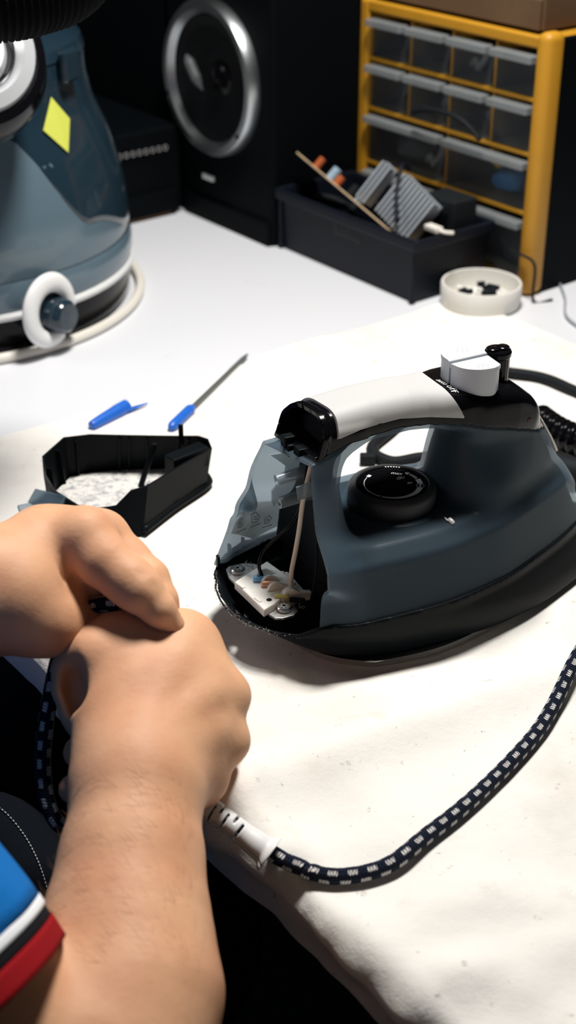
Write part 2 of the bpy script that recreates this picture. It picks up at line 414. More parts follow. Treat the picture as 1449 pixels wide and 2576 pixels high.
# ------------------------------------------------------------------ the iron (local millimetres: x from heel to nose, y to the far side, z up)
AN = math.radians(26); IO = (.27*math.cos(AN)-.642*math.sin(AN), .27*math.sin(AN)+.642*math.cos(AN), .0018)
iron = thing('steam_iron', 'opened smoky blue steam iron with grey grip lying on the white sheet, heel cover removed', 'iron', IO, AN)
def mm(v): return tuple(float(c)*.001 for c in v)
def pch(x, xs, ys):                       # smooth interpolation through given stations
    xs = np.array(xs, float); ys = np.array(ys, float); d = np.diff(ys)/np.diff(xs)
    m = np.zeros(len(xs)); m[0], m[-1] = d[0], d[-1]
    for i in range(1, len(xs)-1): m[i] = 0 if d[i-1]*d[i] <= 0 else 2*d[i-1]*d[i]/(d[i-1]+d[i])
    x = np.clip(x, xs[0], xs[-1]); i = np.clip(np.searchsorted(xs, x)-1, 0, len(xs)-2); h = xs[i+1]-xs[i]; t = (x-xs[i])/h
    return ys[i]*(2*t**3-3*t**2+1)+h*m[i]*(t**3-2*t**2+t)+ys[i+1]*(-2*t**3+3*t**2)+h*m[i+1]*(t**3-t**2)
def iron_field(X, Y, Z):
    aY = np.sqrt(Y*Y+1.0)
    fx = np.linspace(20, 275, 600); Wf = pch(fx, [20, 30, 65, 113, 160, 203, 247, 262, 275], [44, 49, 58, 60, 53.5, 38, 16, 3, -12])
    W = np.interp(X, fx, Wf); dW = np.interp(X, fx, np.gradient(Wf, fx)); nrm = np.sqrt(1+dW*dW)
    side = (aY-(W-8*(Z-35)/34))*.97/nrm
    cham = ((aY-(W-8.5))/nrm*.62+(Z-68.5)*.78)
    base = smax(smax(side, cham, 1.6), Z-75.5, 1.8)
    base = np.maximum(base, 33.5-Z+1.5*sstep((70-X)/30)*-1)
    dn = (X-214)*.855+(Z-116)*.518+Y*Y/75
    base = smax(base, dn, 8)
    hw = 18.5+np.clip(130-Z, 0, 80)*(.42-.15*sstep((X-40)/26))+5*sstep((92-Z)/20)
    xr = np.interp(Z, [70, 80, 107, 124, 132], [71, 69, 67, 72, 84])
    pil = smax(smax(aY-hw, X-xr, 9), 30-X, 6); pil = smax(smax(pil, Z-140, 4), 60-Z, 4)
    f = smin(base, pil, 11)
    zt = np.interp(X, [30, 40, 57, 88, 115, 140, 170, 186, 198, 214, 230], [147, 148.5, 151, 153.8, 153.8, 151.2, 148.6, 144.5, 137, 120, 100])
    zl = np.interp(X, [30, 68, 75, 91, 115, 131, 150, 230], [118, 121, 126, 130, 130.3, 128.5, 124, 118])
    hh = np.interp(X, [30, 125, 150, 185, 200, 214], [19.5, 19.8, 25, 25, 23, 18]); kk = np.interp(X, [30, 135, 160], [16, 15, 8])
    bar = smax(smax(smax(aY-hh, Z-zt, kk), zl-Z, 9), np.maximum(30-X, X-205), 6)
    f = smin(f, bar, 6)
    hn = hh-1+(np.maximum(W-15, 8)-hh+1)*sstep((122-Z)/46)**1.2
    xf = 148-np.clip(126-Z, 0, 60)*.22+Y*Y/60
    nose = smax(smax(smax(aY-hn, xf-X, 8), dn, 9), Z-np.minimum(zt, 140), 8)
    nose = smax(nose, 60-Z, 4)
    return smin(f, nose, 9)
def bnd(X): return np.interp(X, [30, 53, 71, 105, 146, 175, 195, 212, 222], [124, 126.6, 132.8, 135.5, 131, 123.5, 117, 110, 104])
def igrid(lo, hi, h):
    ax = [np.arange(lo[i], hi[i]+h, h, dtype=np.float32) for i in range(3)]
    return ax[0][:, None, None], ax[1][None, :, None], ax[2][None, None, :]
def isurf(name, F, lo, h, m, parent=iron, comps=None):
    V, Q = nets(F, lo, h)
    if comps:                              # pull vertices onto the exact surfaces so that rims stay crisp
        for it in range(4):
            for c in comps:
                v = c(V[:, 0], V[:, 1], V[:, 2]); I = np.nonzero(v > -.62*h)[0]
                if not len(I): continue
                P_ = V[I]; e = .15; g = np.stack([(c(P_[:, 0]+(k == 0)*e, P_[:, 1]+(k == 1)*e, P_[:, 2]+(k == 2)*e)-v[I])/e for k in range(3)], 1)
                st_ = -(v[I]/np.maximum((g*g).sum(1), .2))[:, None]*g; n_ = np.linalg.norm(st_, axis=1); st_ *= np.minimum(1, .8*h/np.maximum(n_, 1e-9))[:, None]
                V[I] = P_+st_
        return auto(obj(name, V*.001, Q, m, parent, True), 48)
    return obj(name, V*.001, Q, m, parent, True)
def shell(name, F, lo, h, m, comps, co, no, thick, bottom=None):
    o = isurf(name, F, lo, h, m, iron, comps); bm = bmesh.new(); bm.from_mesh(o.data)
    bmesh.ops.bisect_plane(bm, geom=bm.verts[:]+bm.edges[:]+bm.faces[:], dist=1e-6, plane_co=mm(co), plane_no=no, clear_inner=True)
    if bottom is not None: bmesh.ops.delete(bm, geom=[f for f in bm.faces if f.normal.z < -.75 and f.calc_center_median().z < bottom*.001], context='FACES')
    bmesh.ops.remove_doubles(bm, verts=bm.verts[:], dist=.0003); bmesh.ops.dissolve_degenerate(bm, edges=bm.edges[:], dist=.0001)
    bm.normal_update(); sub = [f for f in bm.faces if f.calc_center_median().x < .068]; rim = [e for e in bm.edges if len(e.link_faces) == 1 and e.link_faces[0] in set(sub)]
    vm = {}
    for f in sub:
        for v in f.verts:
            if v not in vm: vm[v] = None
    for v in list(vm): vm[v] = bm.verts.new(v.co-v.normal*thick*.001)
    for f in sub: bm.faces.new([vm[v] for v in reversed(f.verts)]).smooth = True
    for e in rim:
        a_, b_ = e.verts; q_ = bm.faces.new((a_, b_, vm[b_], vm[a_])); q_.smooth = False
        e.smooth = False
    bm.to_mesh(o.data); bm.free()
    return o
lo, hi, h = (6, -66, 30), (274, 66, 158), 1.1
X, Y, Z = igrid(lo, hi, h); F0 = iron_field(X, Y, Z).astype(np.float32)
def XH(X, Y, Z): return np.interp(Z, [33, 50, 65, 80, 103, 115, 130], [27, 28, 31, 34, 39, 41.5, 47])-Y*np.interp(Z, [33, 50, 65, 115, 130], [.2, .2, .28, .28, .15])
xh = XH(X, Y, Z)
B = bnd(X)+0*Y
lipf = F0
tankF = np.maximum(F0, Z-B)
shell('water_tank', tankF, lo, h, M['tank'], None, (31, 0, 65), Vector((1, .26, -.2)).normalized(), 2.3, 36)['label'] = 'translucent slate blue tank body'
def XE(x, y, z): return 49+(z-130)*.3-y*.15
xe = XE(X, Y, Z)
collar = F0-.9*sstep((xe+5-X)/1.0)
handF = np.maximum(collar, B+.5-Z)
handle = shell('handle', handF, lo, h, M['gloss'], None, (49, 0, 130), Vector((1, .15, -.3)).normalized(), 2.6); handle['label'] = 'gloss black handle shell, hollow at the heel end'
# grey grip: a skin laid over the handle
lo2, hi2, h2 = (50, -26, 128), (156, 26, 160), .8
X, Y, Z = igrid(lo2, hi2, h2); Fh = iron_field(X, Y, Z)
xl = 59+(Z-130)*.22-Y*.15; xr = 149.5-(Z-131)*.50-np.abs(Y+3)*.0; zb = np.interp(X, [55, 79, 105, 146, 160], [137.2, 142.0, 143.0, 136.6, 133])
def ZB(x): return np.interp(x, [55, 79, 105, 146, 160], [137.2, 142.0, 143.0, 136.6, 133])
zb2 = zb
grip = np.maximum(np.maximum(Fh-1.1, -(Fh+1.2)), np.maximum(np.maximum(xl-X, X-xr), zb2-Z))
isurf('grip_inlay', grip, lo2, h2, M['grip'], iron, [lambda x, y, z: iron_field(x, y, z)-1.1, lambda x, y, z: 59+(z-130)*.22-y*.15-x, lambda x, y, z: x-149.5+(z-131)*.5, lambda x, y, z: ZB(x)-z])['label'] = 'pale grey grip inlay'
# black skirt: lower body, an open tray at the heel
lo3, hi3, h3 = (-6, -70, 2), (276, 70, 50), 1.1
X, Y, Z = igrid(lo3, hi3, h3)
fx = np.linspace(-40, 275, 700); Sf = pch(fx, [-40, 0, 2, 6, 14, 27, 45, 70, 113, 160, 203, 247, 266, 275], [-40, -4, 12, 25, 38, 49, 56, 60.5, 62.5, 55.5, 40, 17.5, 0, -10])
Xs = X-np.clip(30-Z, 0, 30)*1.25+Y*.10*sstep((60-X)/40)
Wd = np.interp(Xs, fx, Sf); dW = np.clip(np.interp(Xs, fx, np.gradient(Sf, fx)), -3, 3); sk = (np.abs(Y)-(Wd-5*(np.clip(26-Z, 0, 30)/22)**2))/np.sqrt(1+dW*dW)
rim = np.interp(X, [-6, 16, 28, 38, 46, 60, 276], [27, 28, 30.5, 36, 37.5, 36.2, 36.2])
rim = rim+np.where(Y > 30, 6*sstep((45-X)/20)*sstep((Y-25)/20), 0)
so = np.maximum(smax(sk, 3.6-Z, 1.5), Z-rim)
tray = np.maximum(np.maximum(sk+3.0, 19-Z), X-66)
skirtF = np.maximum(so, -tray)
skirt = isurf('skirt', skirtF, lo3, h3, M['black']); skirt['label'] = 'black lower skirt with an open heel tray'
# steel soleplate
sp = [(x, -pch(np.array(float(x)), [38, 40, 48, 56, 77, 113, 162, 202, 247, 262, 266], [0, 14, 34, 44, 57, 61, 52.5, 38.5, 18, 5, 0])) for x in list(range(38, 50, 2))+list(range(50, 267, 6))]
sp = [(a*.001, float(b)*.001) for a, b in sp]; poly = sp+[(a, -b) for a, b in sp[::-1] if abs(b) > 1e-6]
prism('soleplate', poly, .0004, .0040, M['steel'], iron, .0008)
# inside the heel: dark light-blocking core, far-wall label, bracket, terminal block, wires, clips
lo4, hi4 = (56, -62, 18), (262, 62, 158)
X, Y, Z = igrid(lo4, hi4, 1.6); Fb = iron_field(X, Y, Z)
core = np.maximum(np.maximum(Fb+3.6, 60-X), 34-Z)  # black core added so no light glows through the tank walls
bulk = np.maximum(np.maximum(np.abs(Y)-46, np.abs(X-63)-2), np.maximum(19-Z, Z-40)); core = np.minimum(core, bulk)
isurf('inner_dark_core', core, lo4, 1.6, M['blackm'])['label'] = 'matt black core added behind the heel opening to keep the tank walls dark'
lw = [(27, 71), (56, 67), (62, 62), (62, 44), (42, 41.5), (21, 58)]
def far_y(x, z):
    ys = np.linspace(20, 62, 200); f = iron_field(np.full(200, float(x)), ys, np.full(200, float(z))); k = np.argmax(f > -3.6); return ys[k]
n_ = 9; V = []; 
def onfar(x, z, off=0.0): return (x*.001, (far_y(x, z)+off)*.001, z*.001)
edge = []
for i in range(len(lw)):
    a, b = lw[i], lw[(i+1) % len(lw)]
    for t in np.linspace(0, 1, 6)[:-1]: edge.append((a[0]+(b[0]-a[0])*t, a[1]+(b[1]-a[1])*t))
cx = sum(e[0] for e in edge)/len(edge); cz = sum(e[1] for e in edge)/len(edge)
rings = [[(cx+(e[0]-cx)*s, cz+(e[1]-cz)*s) for e in edge] for s in (1, .66, .33)]
V = [onfar(x, z) for r in rings for x, z in r]+[onfar(cx, cz)]; ne = len(edge); Fc = []
for k in range(2): Fc += [(k*ne+i, k*ne+(i+1) % ne, (k+1)*ne+(i+1) % ne, (k+1)*ne+i) for i in range(ne)]
Fc += [(2*ne+i, 2*ne+(i+1) % ne, 3*ne) for i in range(ne)]
M['label'] = mat('pale instruction label', (.72, .75, .73), .6, trans=(.45, (.85, .90, .88)))
M['faint'] = mat('faint grey print', (.40, .42, .42), .6, trans=(.4, (.4, .42, .43)))
lab = obj('instruction_label', V, Fc, M['label'], iron, True); lab['label'] = 'pale label with faint round symbols inside the far wall'
bm = bmesh.new()
for (lx, lz, rr) in ((30, 60, 3.0), (42, 58.5, 3.4), (52, 53, 3.2)):
    pr = None
    for k in range(17):
        a = 2*PI*k/16; rr2 = rr*(1+.12*math.cos(5*a)); q = []
        for r_ in (rr2, rr2-.7): q.append(bm.verts.new(onfar(lx+r_*math.cos(a), lz+r_*math.sin(a), -.25)))
        if pr: bm.faces.new((pr[0], q[0], q[1], pr[1]))
        pr = q
    for dz, ln in ((-5.2, 4.2), (.6, 1.6), (-.8, 1.6)):
        bm.faces.new([bm.verts.new(onfar(lx+sx*ln, lz+dz+sx*(-.4)+sz*.35, -.25)) for sx, sz in ((-1, -1), (1, -1), (1, 1), (-1, 1))])
bobj('symbol_print', bm, M['faint'], lab)
# bracket
bk = [(17, 35), (20, 37.5), (29, 37), (36, 33), (38, 24), (38, -18), (37, -26), (33, -29), (26, -29), (21.5, -27), (20, -22), (20, -10), (16, 10), (15, 26)]
br = prism('bracket', [mm(p) for p in bk], .0315, .0330, M['zinc'], iron, .0004)
def screw(x, y, z):
    s = lathe('screw', [(.0001, z-.004), (.0022, z-.004), (.0022, z), (.0044, z), (.0046, z+.0004), (.0046, z+.0024), (.0040, z+.0030), (.0026, z+.0030), (.0022, z+.0018), (.0001, z+.0018)], M['steel'], br, 20, M=Matrix.Translation((x, y, 0)))
    bm = bmesh.new()
    for k in range(3): box_bm(bm, (-.0027, -.0007, z+.0015), (.0027, .0007, z+.0031), M=Matrix.Translation((x, y, 0)) @ Matrix.Rotation(k*PI/3, 4, 'Z'))
    bobj('socket', bm, M['zinc'], None).parent = br
    return s
screw(.0225, .0290, .033); screw(.0300, -.0215, .033)
lathe('peg', [(.0001, .033), (.0019, .033), (.0019, .0375), (.0016, .038), (.0001, .038)], M['blackm'], iron, 16, M=Matrix.Translation((.0235, -.0145, 0)))
blk = prism('terminal_block', [mm(p) for p in ((13.2, 13, 37.5), (16.3, -22.6, 37.5), (24.5, -19.6, 37.5), (37.8, -11.8, 37.5), (46.9, -3.5, 37.5), (41.1, 25.7, 37.5))], .0325, .0378, M['ceram'], iron, .0008); blk['label'] = 'white terminal block'
bm = bmesh.new()
for px_, py_ in ((.0148, .0065), (.0175, -.0115)): box_bm(bm, (-.0010, -.0030, .0350), (.0012, .0030, .0384), .0003, 2, Matrix.Translation((px_, py_, 0)) @ Matrix.Rotation(.18, 4, 'Z'))
bobj('clip_tab', bm, M['ceram'], blk)
for i, cy in enumerate((.0115, .0030, -.0055, -.0150)):
    b0 = -.003 if i < 3 else .002
    pts = [(.0290+b0, .0325), (.0290+b0, .0375)]+[(.0345+b0-.0045*math.cos(t*PI/10), .0385+.0045*math.sin(t*PI/10)) for t in range(1, 8)]+[(.0415+b0, .0385), (.0490+b0, .0365), (.0495+b0, .0325)]
    Mx = Matrix(((1, 0, 0, 0), (0, 0, 1, 0), (0, 1, 0, 0), (0, 0, 0, 1)))
    hw_ = .0022 if i < 3 else .0036
    prism('terminal_rib', pts, cy-hw_*.5, cy+hw_*.5, M['ceram'], blk, .0004, M=Mx)
box('terminal_rail', (.030, -.0185, .0325), (.0495, .0140, .0345), M['ceram'], blk, .0006)
def plug(name, a, b, r, m): return tube(name, [mm(a), mm([(a[i]+b[i])/2 for i in range(3)]), mm(b)], [r*.55]+[r]*15+[r*.55], m, iron, 12)
plug('blue_sleeve', (23.5, 8.0, 39.9), (33, 4.5, 39.2), .0021, M['bluew'])['label'] = 'pale blue wire sleeve'
plug('copper_sleeve', (25.5, 0.5, 39.9), (34, -2.5, 39.2), .0020, M['copper'])['label'] = 'copper coloured sleeve'
plug('green_sleeve', (27.5, -13.5, 38.8), (35.5, -17.0, 38.4), .0016, M['green'])['label'] = 'yellow green wire sleeve'
plug('dark_lug', (35, -18.5, 37), (44, -22, 35.5), .0017, M['blackm'])
tube('black_wire', [mm(v) for v in ((29, 6.5, 40.0), (27.5, 8, 48), (31, 8, 58), (39, 5, 67), (47, 1, 77), (51, -3, 92), (53, -5, 112), (55, -4, 130))], .0012, M['gloss'], iron, 10)
tube('white_wire', [mm(v) for v in ((41, -9.0, 39), (41.5, -8, 48), (45, -6.5, 62), (47.5, -6.5, 77), (49, -7.5, 94), (51, -9, 108), (54, -9.5, 121), (57, -10, 130))], .0015, M['wirew'], iron, 10)
tube('black_wire', [mm(v) for v in ((48, -22, 36), (52, -20, 55), (54, -16, 80), (55, -12, 110))], .0008, M['blackm'], iron, 8)
# clear plastic bosses and cable clip
def boss(name, a, b, r, hole=True):
    a = Vector(mm(a)); b = Vector(mm(b)); d = b-a; Mx = Matrix.Translation(a) @ d.to_track_quat('Z', 'Y').to_matrix().to_4x4(); L = d.length
    return lathe(name, [(r*.62, .001), (r*.62, 0), (r, 0), (r, L), (.0001, L)], M['clear'], iron, 24, M=Mx, close=False)
boss('screw_boss', (35.5, 0, 109.1), (62.8, 0, 111.8), .0034); boss('screw_boss', (36.3, -2, 94.7), (62, -2, 96.1), .0036)
def sideplate(name, pts, y, th, m=None):
    Mx = Matrix(((1, 0, 0, 0), (0, 0, 1, 0), (0, 1, 0, 0), (0, 0, 0, 1)))
    return prism(name, [(p[0]*.001, p[2]*.001) for p in pts], y*.001, (y+th)*.001, m or M['clear'], iron, .0003, M=Mx)
sideplate('hook_fin', [(33.7, 4, 124.1), (42.6, 4, 123.3), (53, 4, 120.2), (64.8, 4, 115.3), (64.9, 4, 104), (42.6, 4, 106.7), (44.4, 4, 114.2), (38.8, 4, 119.3)], 4, 1.6)
sideplate('curved_fin', [(33.6, 2, 101.1), (37.7, 2, 104.9), (63.9, 2, 106.6), (64, 2, 95.8), (46.8, 2, 95.9), (37.7, 2, 95), (35.1, 2, 90), (33.6, 2, 95.2)], 2, 1.6)
sideplate('cable_clip', [(41.5, -14, 110.1), (52.8, -14, 111.6), (52.9, -14, 102), (42.8, -14, 101.3)], -15, 1.6)
sideplate('cable_clip', [(44.5, -8, 104.2), (55.9, -8, 105.7), (56, -8, 98.8), (45.8, -8, 98.1)], -9, 1.2)
# black catches under the handle end
bm = bmesh.new()
for a, b in (((44, 1, 121.5), (52, 9, 129)), ((46, -8, 124), (53, -1, 130)), ((43, 4, 126), (50, 10, 133))): box_bm(bm, mm(a), mm(b), .0006)
bobj('handle_catch', bm, M['black'], iron)
# ribs on the far tray wall
for rx, ry in ((14, 40), (26, 49.5), (37, 53)):
    box('tray_rib', (-.0009, -.0016, 0), (.0009, .0016, .013), M['black'], iron, .0005, M=Matrix.Translation(mm((rx, ry, 28))))
# lint caught on the heel rim
def lint(name, pts, spread, n, parent, m):
    V, F = [], []
    for _ in range(n):
        c = np.array(random.choice(pts))+np.random.RandomState(random.randrange(9999)).normal(0, spread, 3); d = np.array([random.uniform(-1, 1), random.uniform(-1, 1), random.uniform(-.3, .8)]); d /= np.linalg.norm(d)
        l = random.uniform(1.2, 4)*spread/.0010*.0008; q = np.array([random.uniform(-1, 1) for _ in range(3)])*l*.4
        v, f, _u = tube_data(spline([c, c+d*l*.5+q, c+d*l], 3), .00012, 4, False); o_ = len(V); V += v; F += [tuple(i+o_ for i in g) for g in f]
    o = obj(name, V, F, m, parent); o['kind'] = 'stuff'; return o
rimp = []
for k in range(60):
    y = -44+88*k/59; yy = abs(y); xx = float(np.interp(yy, [0, 12, 25, 38, 49], [0, 2, 6, 14, 27]))-y*.10
    rimp.append(mm((xx+1.6, y, 28.2)))
lint('rim_lint', rimp, .0006, 170, skirt, M['lint'])
V, F = [], []
tube('rim_bead', [(a[0]+.0004, a[1], a[2]+.0002) for a in rimp[4:56:3]], .0006, M['blackm'], skirt, 8, 3)
lint('bracket_lint', [mm((x, y, 33.5)) for x, y in ((30, 32), (34, 26), (36, 18), (40, -22), (33, 30))], (.0012), 70, br, M['lint'])

# dial
D = (.114, 0, .0742)
dm = Matrix.Translation(D)
lathe('dial_seat', [(.0325, .0005), (.0325, .0016), (.0310, .0026), (.0285, .0026), (.0285, .0005)], M['tank'], iron, 64, M=dm)
dial = lathe('dial', [(.0268, .001), (.0272, .004), (.0272, .0115), (.0262, .0132), (.0228, .0148), (.0222, .0142), (.0220, .0128), (.0001, .0128)], M['dialm'], iron, 72, M=dm); dial['label'] = 'round black temperature dial'
lathe('dial_rim', [(.0222, .0129), (.0222, .0137), (.0212, .0138), (.0208, .0130)], M['gloss'], dial, 64, M=dm)
lathe('dial_face', [(.0208, .0128), (.0208, .0133), (.0001, .0133)], M['gloss'], dial, 64, M=dm)
bm = bmesh.new(); zt = .01338
def arc(r0, r1, a0, a1, w0=None, w1=None, n=40, z=zt):
    pr = None
    for k in range(n+1):
        t = k/n; a = math.radians(a0+(a1-a0)*t); wd = (r1-r0) if w0 is None else w0+(w1-w0)*t; rm = (r0+r1)/2
        q = [bm.verts.new(dm @ Vector(((rm+s*wd/2)*math.cos(a), (rm+s*wd/2)*math.sin(a), z))) for s in (-1, 1)]
        if pr: bm.faces.new((pr[0], q[0], q[1], pr[1]))
        pr = q
def dot(r, a, rr, z=zt, ring=0):
    a = math.radians(a); c = (r*math.cos(a), r*math.sin(a)); n = 18
    if ring:
        pr = None
        for k in range(n+1):
            b_ = 2*PI*k/n; q = [bm.verts.new(dm @ Vector((c[0]+x*math.cos(b_), c[1]+x*math.sin(b_), z))) for x in (rr, rr-ring)]
            if pr: bm.faces.new((pr[0], q[0], q[1], pr[1]))
            pr = q
    else: bm.faces.new([bm.verts.new(dm @ Vector((c[0]+rr*math.cos(2*PI*k/n), c[1]+rr*math.sin(2*PI*k/n), z))) for k in range(n)])
# angles are measured from the nose direction (26 degrees off the room's x)
arc(.0172, .0172, 150-26, 236-26, .0004, .0008)
dot(.0172, 240-26, .0011, ring=.0004)
arc(.0172, .0172, 246-26, 345-26, .0014, .0034)
for da in (-3.6, 3.6): dot(.0172, 353-26+da, .00072)
dot(.0172, 353-26, .0025, ring=.0003)
arc(.0172, .0172, 362-26, 382-26, .0034, .0034)
for da in (-7.5, 0, 7.5): dot(.0172, 396-26+da, .0009)
arc(.0180, .0180, 386-26, 407-26, .0003, .0003); arc(.0162, .0162, 386-26, 407-26, .0003, .0003)
arc(.0172, .0172, 410-26, 418-26, .0034, .0010)
for cx_, cy_, sc in ((.0085, .0045, 1.0), (.0105, -.0035, .65)):
    a_ = math.radians(-26); px, py = cx_*math.cos(a_)-cy_*math.sin(a_)*-1, cy_
    for k in range(3):
        r_ = math.hypot(cx_+(k-1)*.0014*sc, cy_+.0008*sc*(k == 1)); an = math.degrees(math.atan2(cy_+.0008*sc*(k == 1), cx_+(k-1)*.0014*sc)); dot(r_, an-0, .0013*sc, ring=.00035)
arc(.0172, .0172, 138-26, 147-26, .0022, .0022, 6)
for k in range(6): arc(.0215, .0215, 96-26-k*4.5, 98.4-26-k*4.5, .0009, .0009, 2, .01395)
bobj('dial_print', bm, M['print'], dial)
def text_mesh(s, size, m, name, parent, Mx, proj=None, shear=0.0):
    cu = bpy.data.curves.new('txt', 'FONT'); cu.body = s; cu.size = size; cu.shear = shear; cu.resolution_u = 3; cu.align_x = 'CENTER'; cu.align_y = 'CENTER'
    to = bpy.data.objects.new('txt', cu); C.objects.link(to); dg = bpy.context.evaluated_depsgraph_get(); me = bpy.data.meshes.new_from_object(to.evaluated_get(dg))
    bpy.data.objects.remove(to)
    bm = bmesh.new(); bm.from_mesh(me); bmesh.ops.triangulate(bm, faces=bm.faces[:])
    if proj: bmesh.ops.subdivide_edges(bm, edges=bm.edges[:], cuts=1)
    for v in bm.verts:
        p = Mx @ v.co; v.co = proj(p) if proj else p
    me.name = name; bm.to_mesh(me); bm.free(); me.materials.append(m); o = bpy.data.objects.new(name, me); C.objects.link(o); o.parent = parent; return o
text_mesh('max', .0042, M['print'], 'dial_lettering', dial, dm @ Matrix.Translation((.0093, .0108, zt)) @ Matrix.Rotation(math.radians(-38), 4, 'Z'), shear=.15)
# "auto off" print running round the handle beside the buttons
def on_handle(p, off=.35):
    q = np.array(p)*1000
    for _ in range(12):
        f = lambda d: float(iron_field(np.array([q[0]+d[0]]), np.array([q[1]+d[1]]), np.array([q[2]+d[2]]))[0])
        g = np.array([f((.3, 0, 0))-f((-.3, 0, 0)), f((0, .3, 0))-f((0, -.3, 0)), f((0, 0, .3))-f((0, 0, -.3))])/.6
        q = q-(f((0, 0, 0))-off)*g/max(g@g, 1e-6)
    return Vector(mm(q))
xd = Vector((.05, -.76, -.64)).normalized(); zd = Vector((.1, -.62, .75)); yd = zd.cross(xd).normalized(); zd = xd.cross(yd)
Mx = Matrix.Translation((.1442, -.0058, .1500)) @ Matrix((xd, yd, zd)).transposed().to_4x4()
text_mesh('auto off', .0060, M['print'], 'handle_lettering', handle, Mx, on_handle, .25)
# buttons and steam knob
nb = [(146, -7), (147.5, -14), (151, -19), (156.5, -22.5), (162, -23.8), (168, -23.6), (172.5, -20.5), (173, -6.2)]
fb = [(146, -6), (173, -5.2), (172, 5), (167, 9), (158, 12), (150, 9), (146.5, 3)]
for nm, pl, lb, zz in (('steam_button', nb, 'near grey push button with a raised symbol', .1645), ('spray_button', fb, 'far grey push button', .1655)):
    pl = [mm(tuple(q)) for q in spline([(*p, 0) for p in pl[:-1]] if nm == 'steam_button' else [(*p, 0) for p in pl[1:]]+[(*pl[0], 0)], 5)[:, :2]]+([mm(pl[-1])] if nm == 'steam_button' else []); pl = [(p[0], p[1]) for p in pl]; ccx = sum(p[0] for p in pl)/len(pl); ccy = sum(p[1] for p in pl)/len(pl)
    bm = bmesh.new(); prism_bm(bm, [(ccx+(p[0]-ccx)*.96, ccy+(p[1]-ccy)*.96) for p in pl], .139, zz-.0028, 0); prism_bm(bm, pl, zz-.0028, zz, .0008)
    b_ = auto(bobj(nm, bm, M['button'], iron, True), 35); b_['label'] = lb
    bm = bmesh.new()
    for k in range(7):
        a = k*PI*2/6; r_ = 0 if k == 6 else .0032
        bmesh.ops.create_uvsphere(bm, u_segments=8, v_segments=5, radius=.0013, matrix=Matrix.Translation((ccx+.003+r_*math.cos(a), ccy+r_*math.sin(a), zz-.0008)))
    bobj('raised_symbol', bm, M['button'], b_, True)
km = Matrix.Translation((.1848, .0005, 0))
bm = bmesh.new(); n_ = 40; prof = [(.0072, .130), (.0072, .1585), (.0080, .1595), (.0082, .1620), (.0076, .1632)]; rr_ = []
for r_, z_ in prof: rr_.append([bm.verts.new(km @ Vector(((r_+(.00018 if (k % 2 and z_ < .159) else 0))*math.cos(2*PI*k/n_), (r_+(.00018 if (k % 2 and z_ < .159) else 0))*math.sin(2*PI*k/n_), z_))) for k in range(n_)])
for a, b in zip(rr_[:-1], rr_[1:]):
    for k in range(n_): bm.faces.new((a[k], a[(k+1) % n_], b[(k+1) % n_], b[k]))
bm.faces.new(rr_[-1]); knob = bobj('steam_knob', bm, M['gloss'], iron); knob['label'] = 'black ribbed steam knob'
for k, (dx, dy) in enumerate(((.0034, .0008), (-.0034, .0012))):
    lathe('knob_lug', [(.0001, .1625), (.0042, .1625), (.0040, .1642), (.0032, .1648), (.0001, .1648)], M['gloss'], knob, 16, M=Matrix.Translation((.1848+dx, dy, 0)))
# clear filler cover on the nose and its dark seam, pilot window
X, Y, Z = igrid((200, -16, 80), (240, 16, 132), .9); Fn = iron_field(X, Y, Z)
cov = np.maximum(np.maximum(Fn-1.6, -(Fn-.1)), np.maximum(np.maximum(np.abs(Y)-9+np.maximum(Z-112, 0)*.25, 88-Z), Z-122)); cov = np.maximum(cov, 200-X)
isurf('filler_cover', cov, (200, -16, 80), .9, M['cream'])['label'] = 'pale filler cover on the nose'
X, Y, Z = igrid((176, -26, 110), (206, -10, 134), .6); Fn = iron_field(X, Y, Z)
pl = np.maximum(np.maximum(Fn-.25, -(Fn+.6)), np.sqrt(((X-187)/9)**2+((Z-128+.35*(X-187))/2.2)**2)-1)
M['amber'] = mat('dark red pilot window', (.05, .012, .010), .45, spec=.1)
isurf('pilot_window', pl, (176, -26, 110), .6, M['amber'])
# chip of white residue on the deck
V, F, U = tube_data(spline([mm(v) for v in ((132.3, -32.4, 76.3), (131.7, -36.9, 76.6), (133.3, -36.6, 76.6), (133.2, -40.9, 76.4))], 5), [.0003, .0007, .0004, .0008, .0006, .0004, .0009, .0012, .0007, .0012, .0016, .0013, .0016, .0012, .0016, .0004][:16], 7)
tag(obj('plastic_chip', [tuple(Matrix.Translation(IO) @ Matrix.Rotation(AN, 4, 'Z') @ Vector(v)) for v in V], F, M['white'], None), 'tiny white crumb lying on the iron deck below the dial', 'crumb')

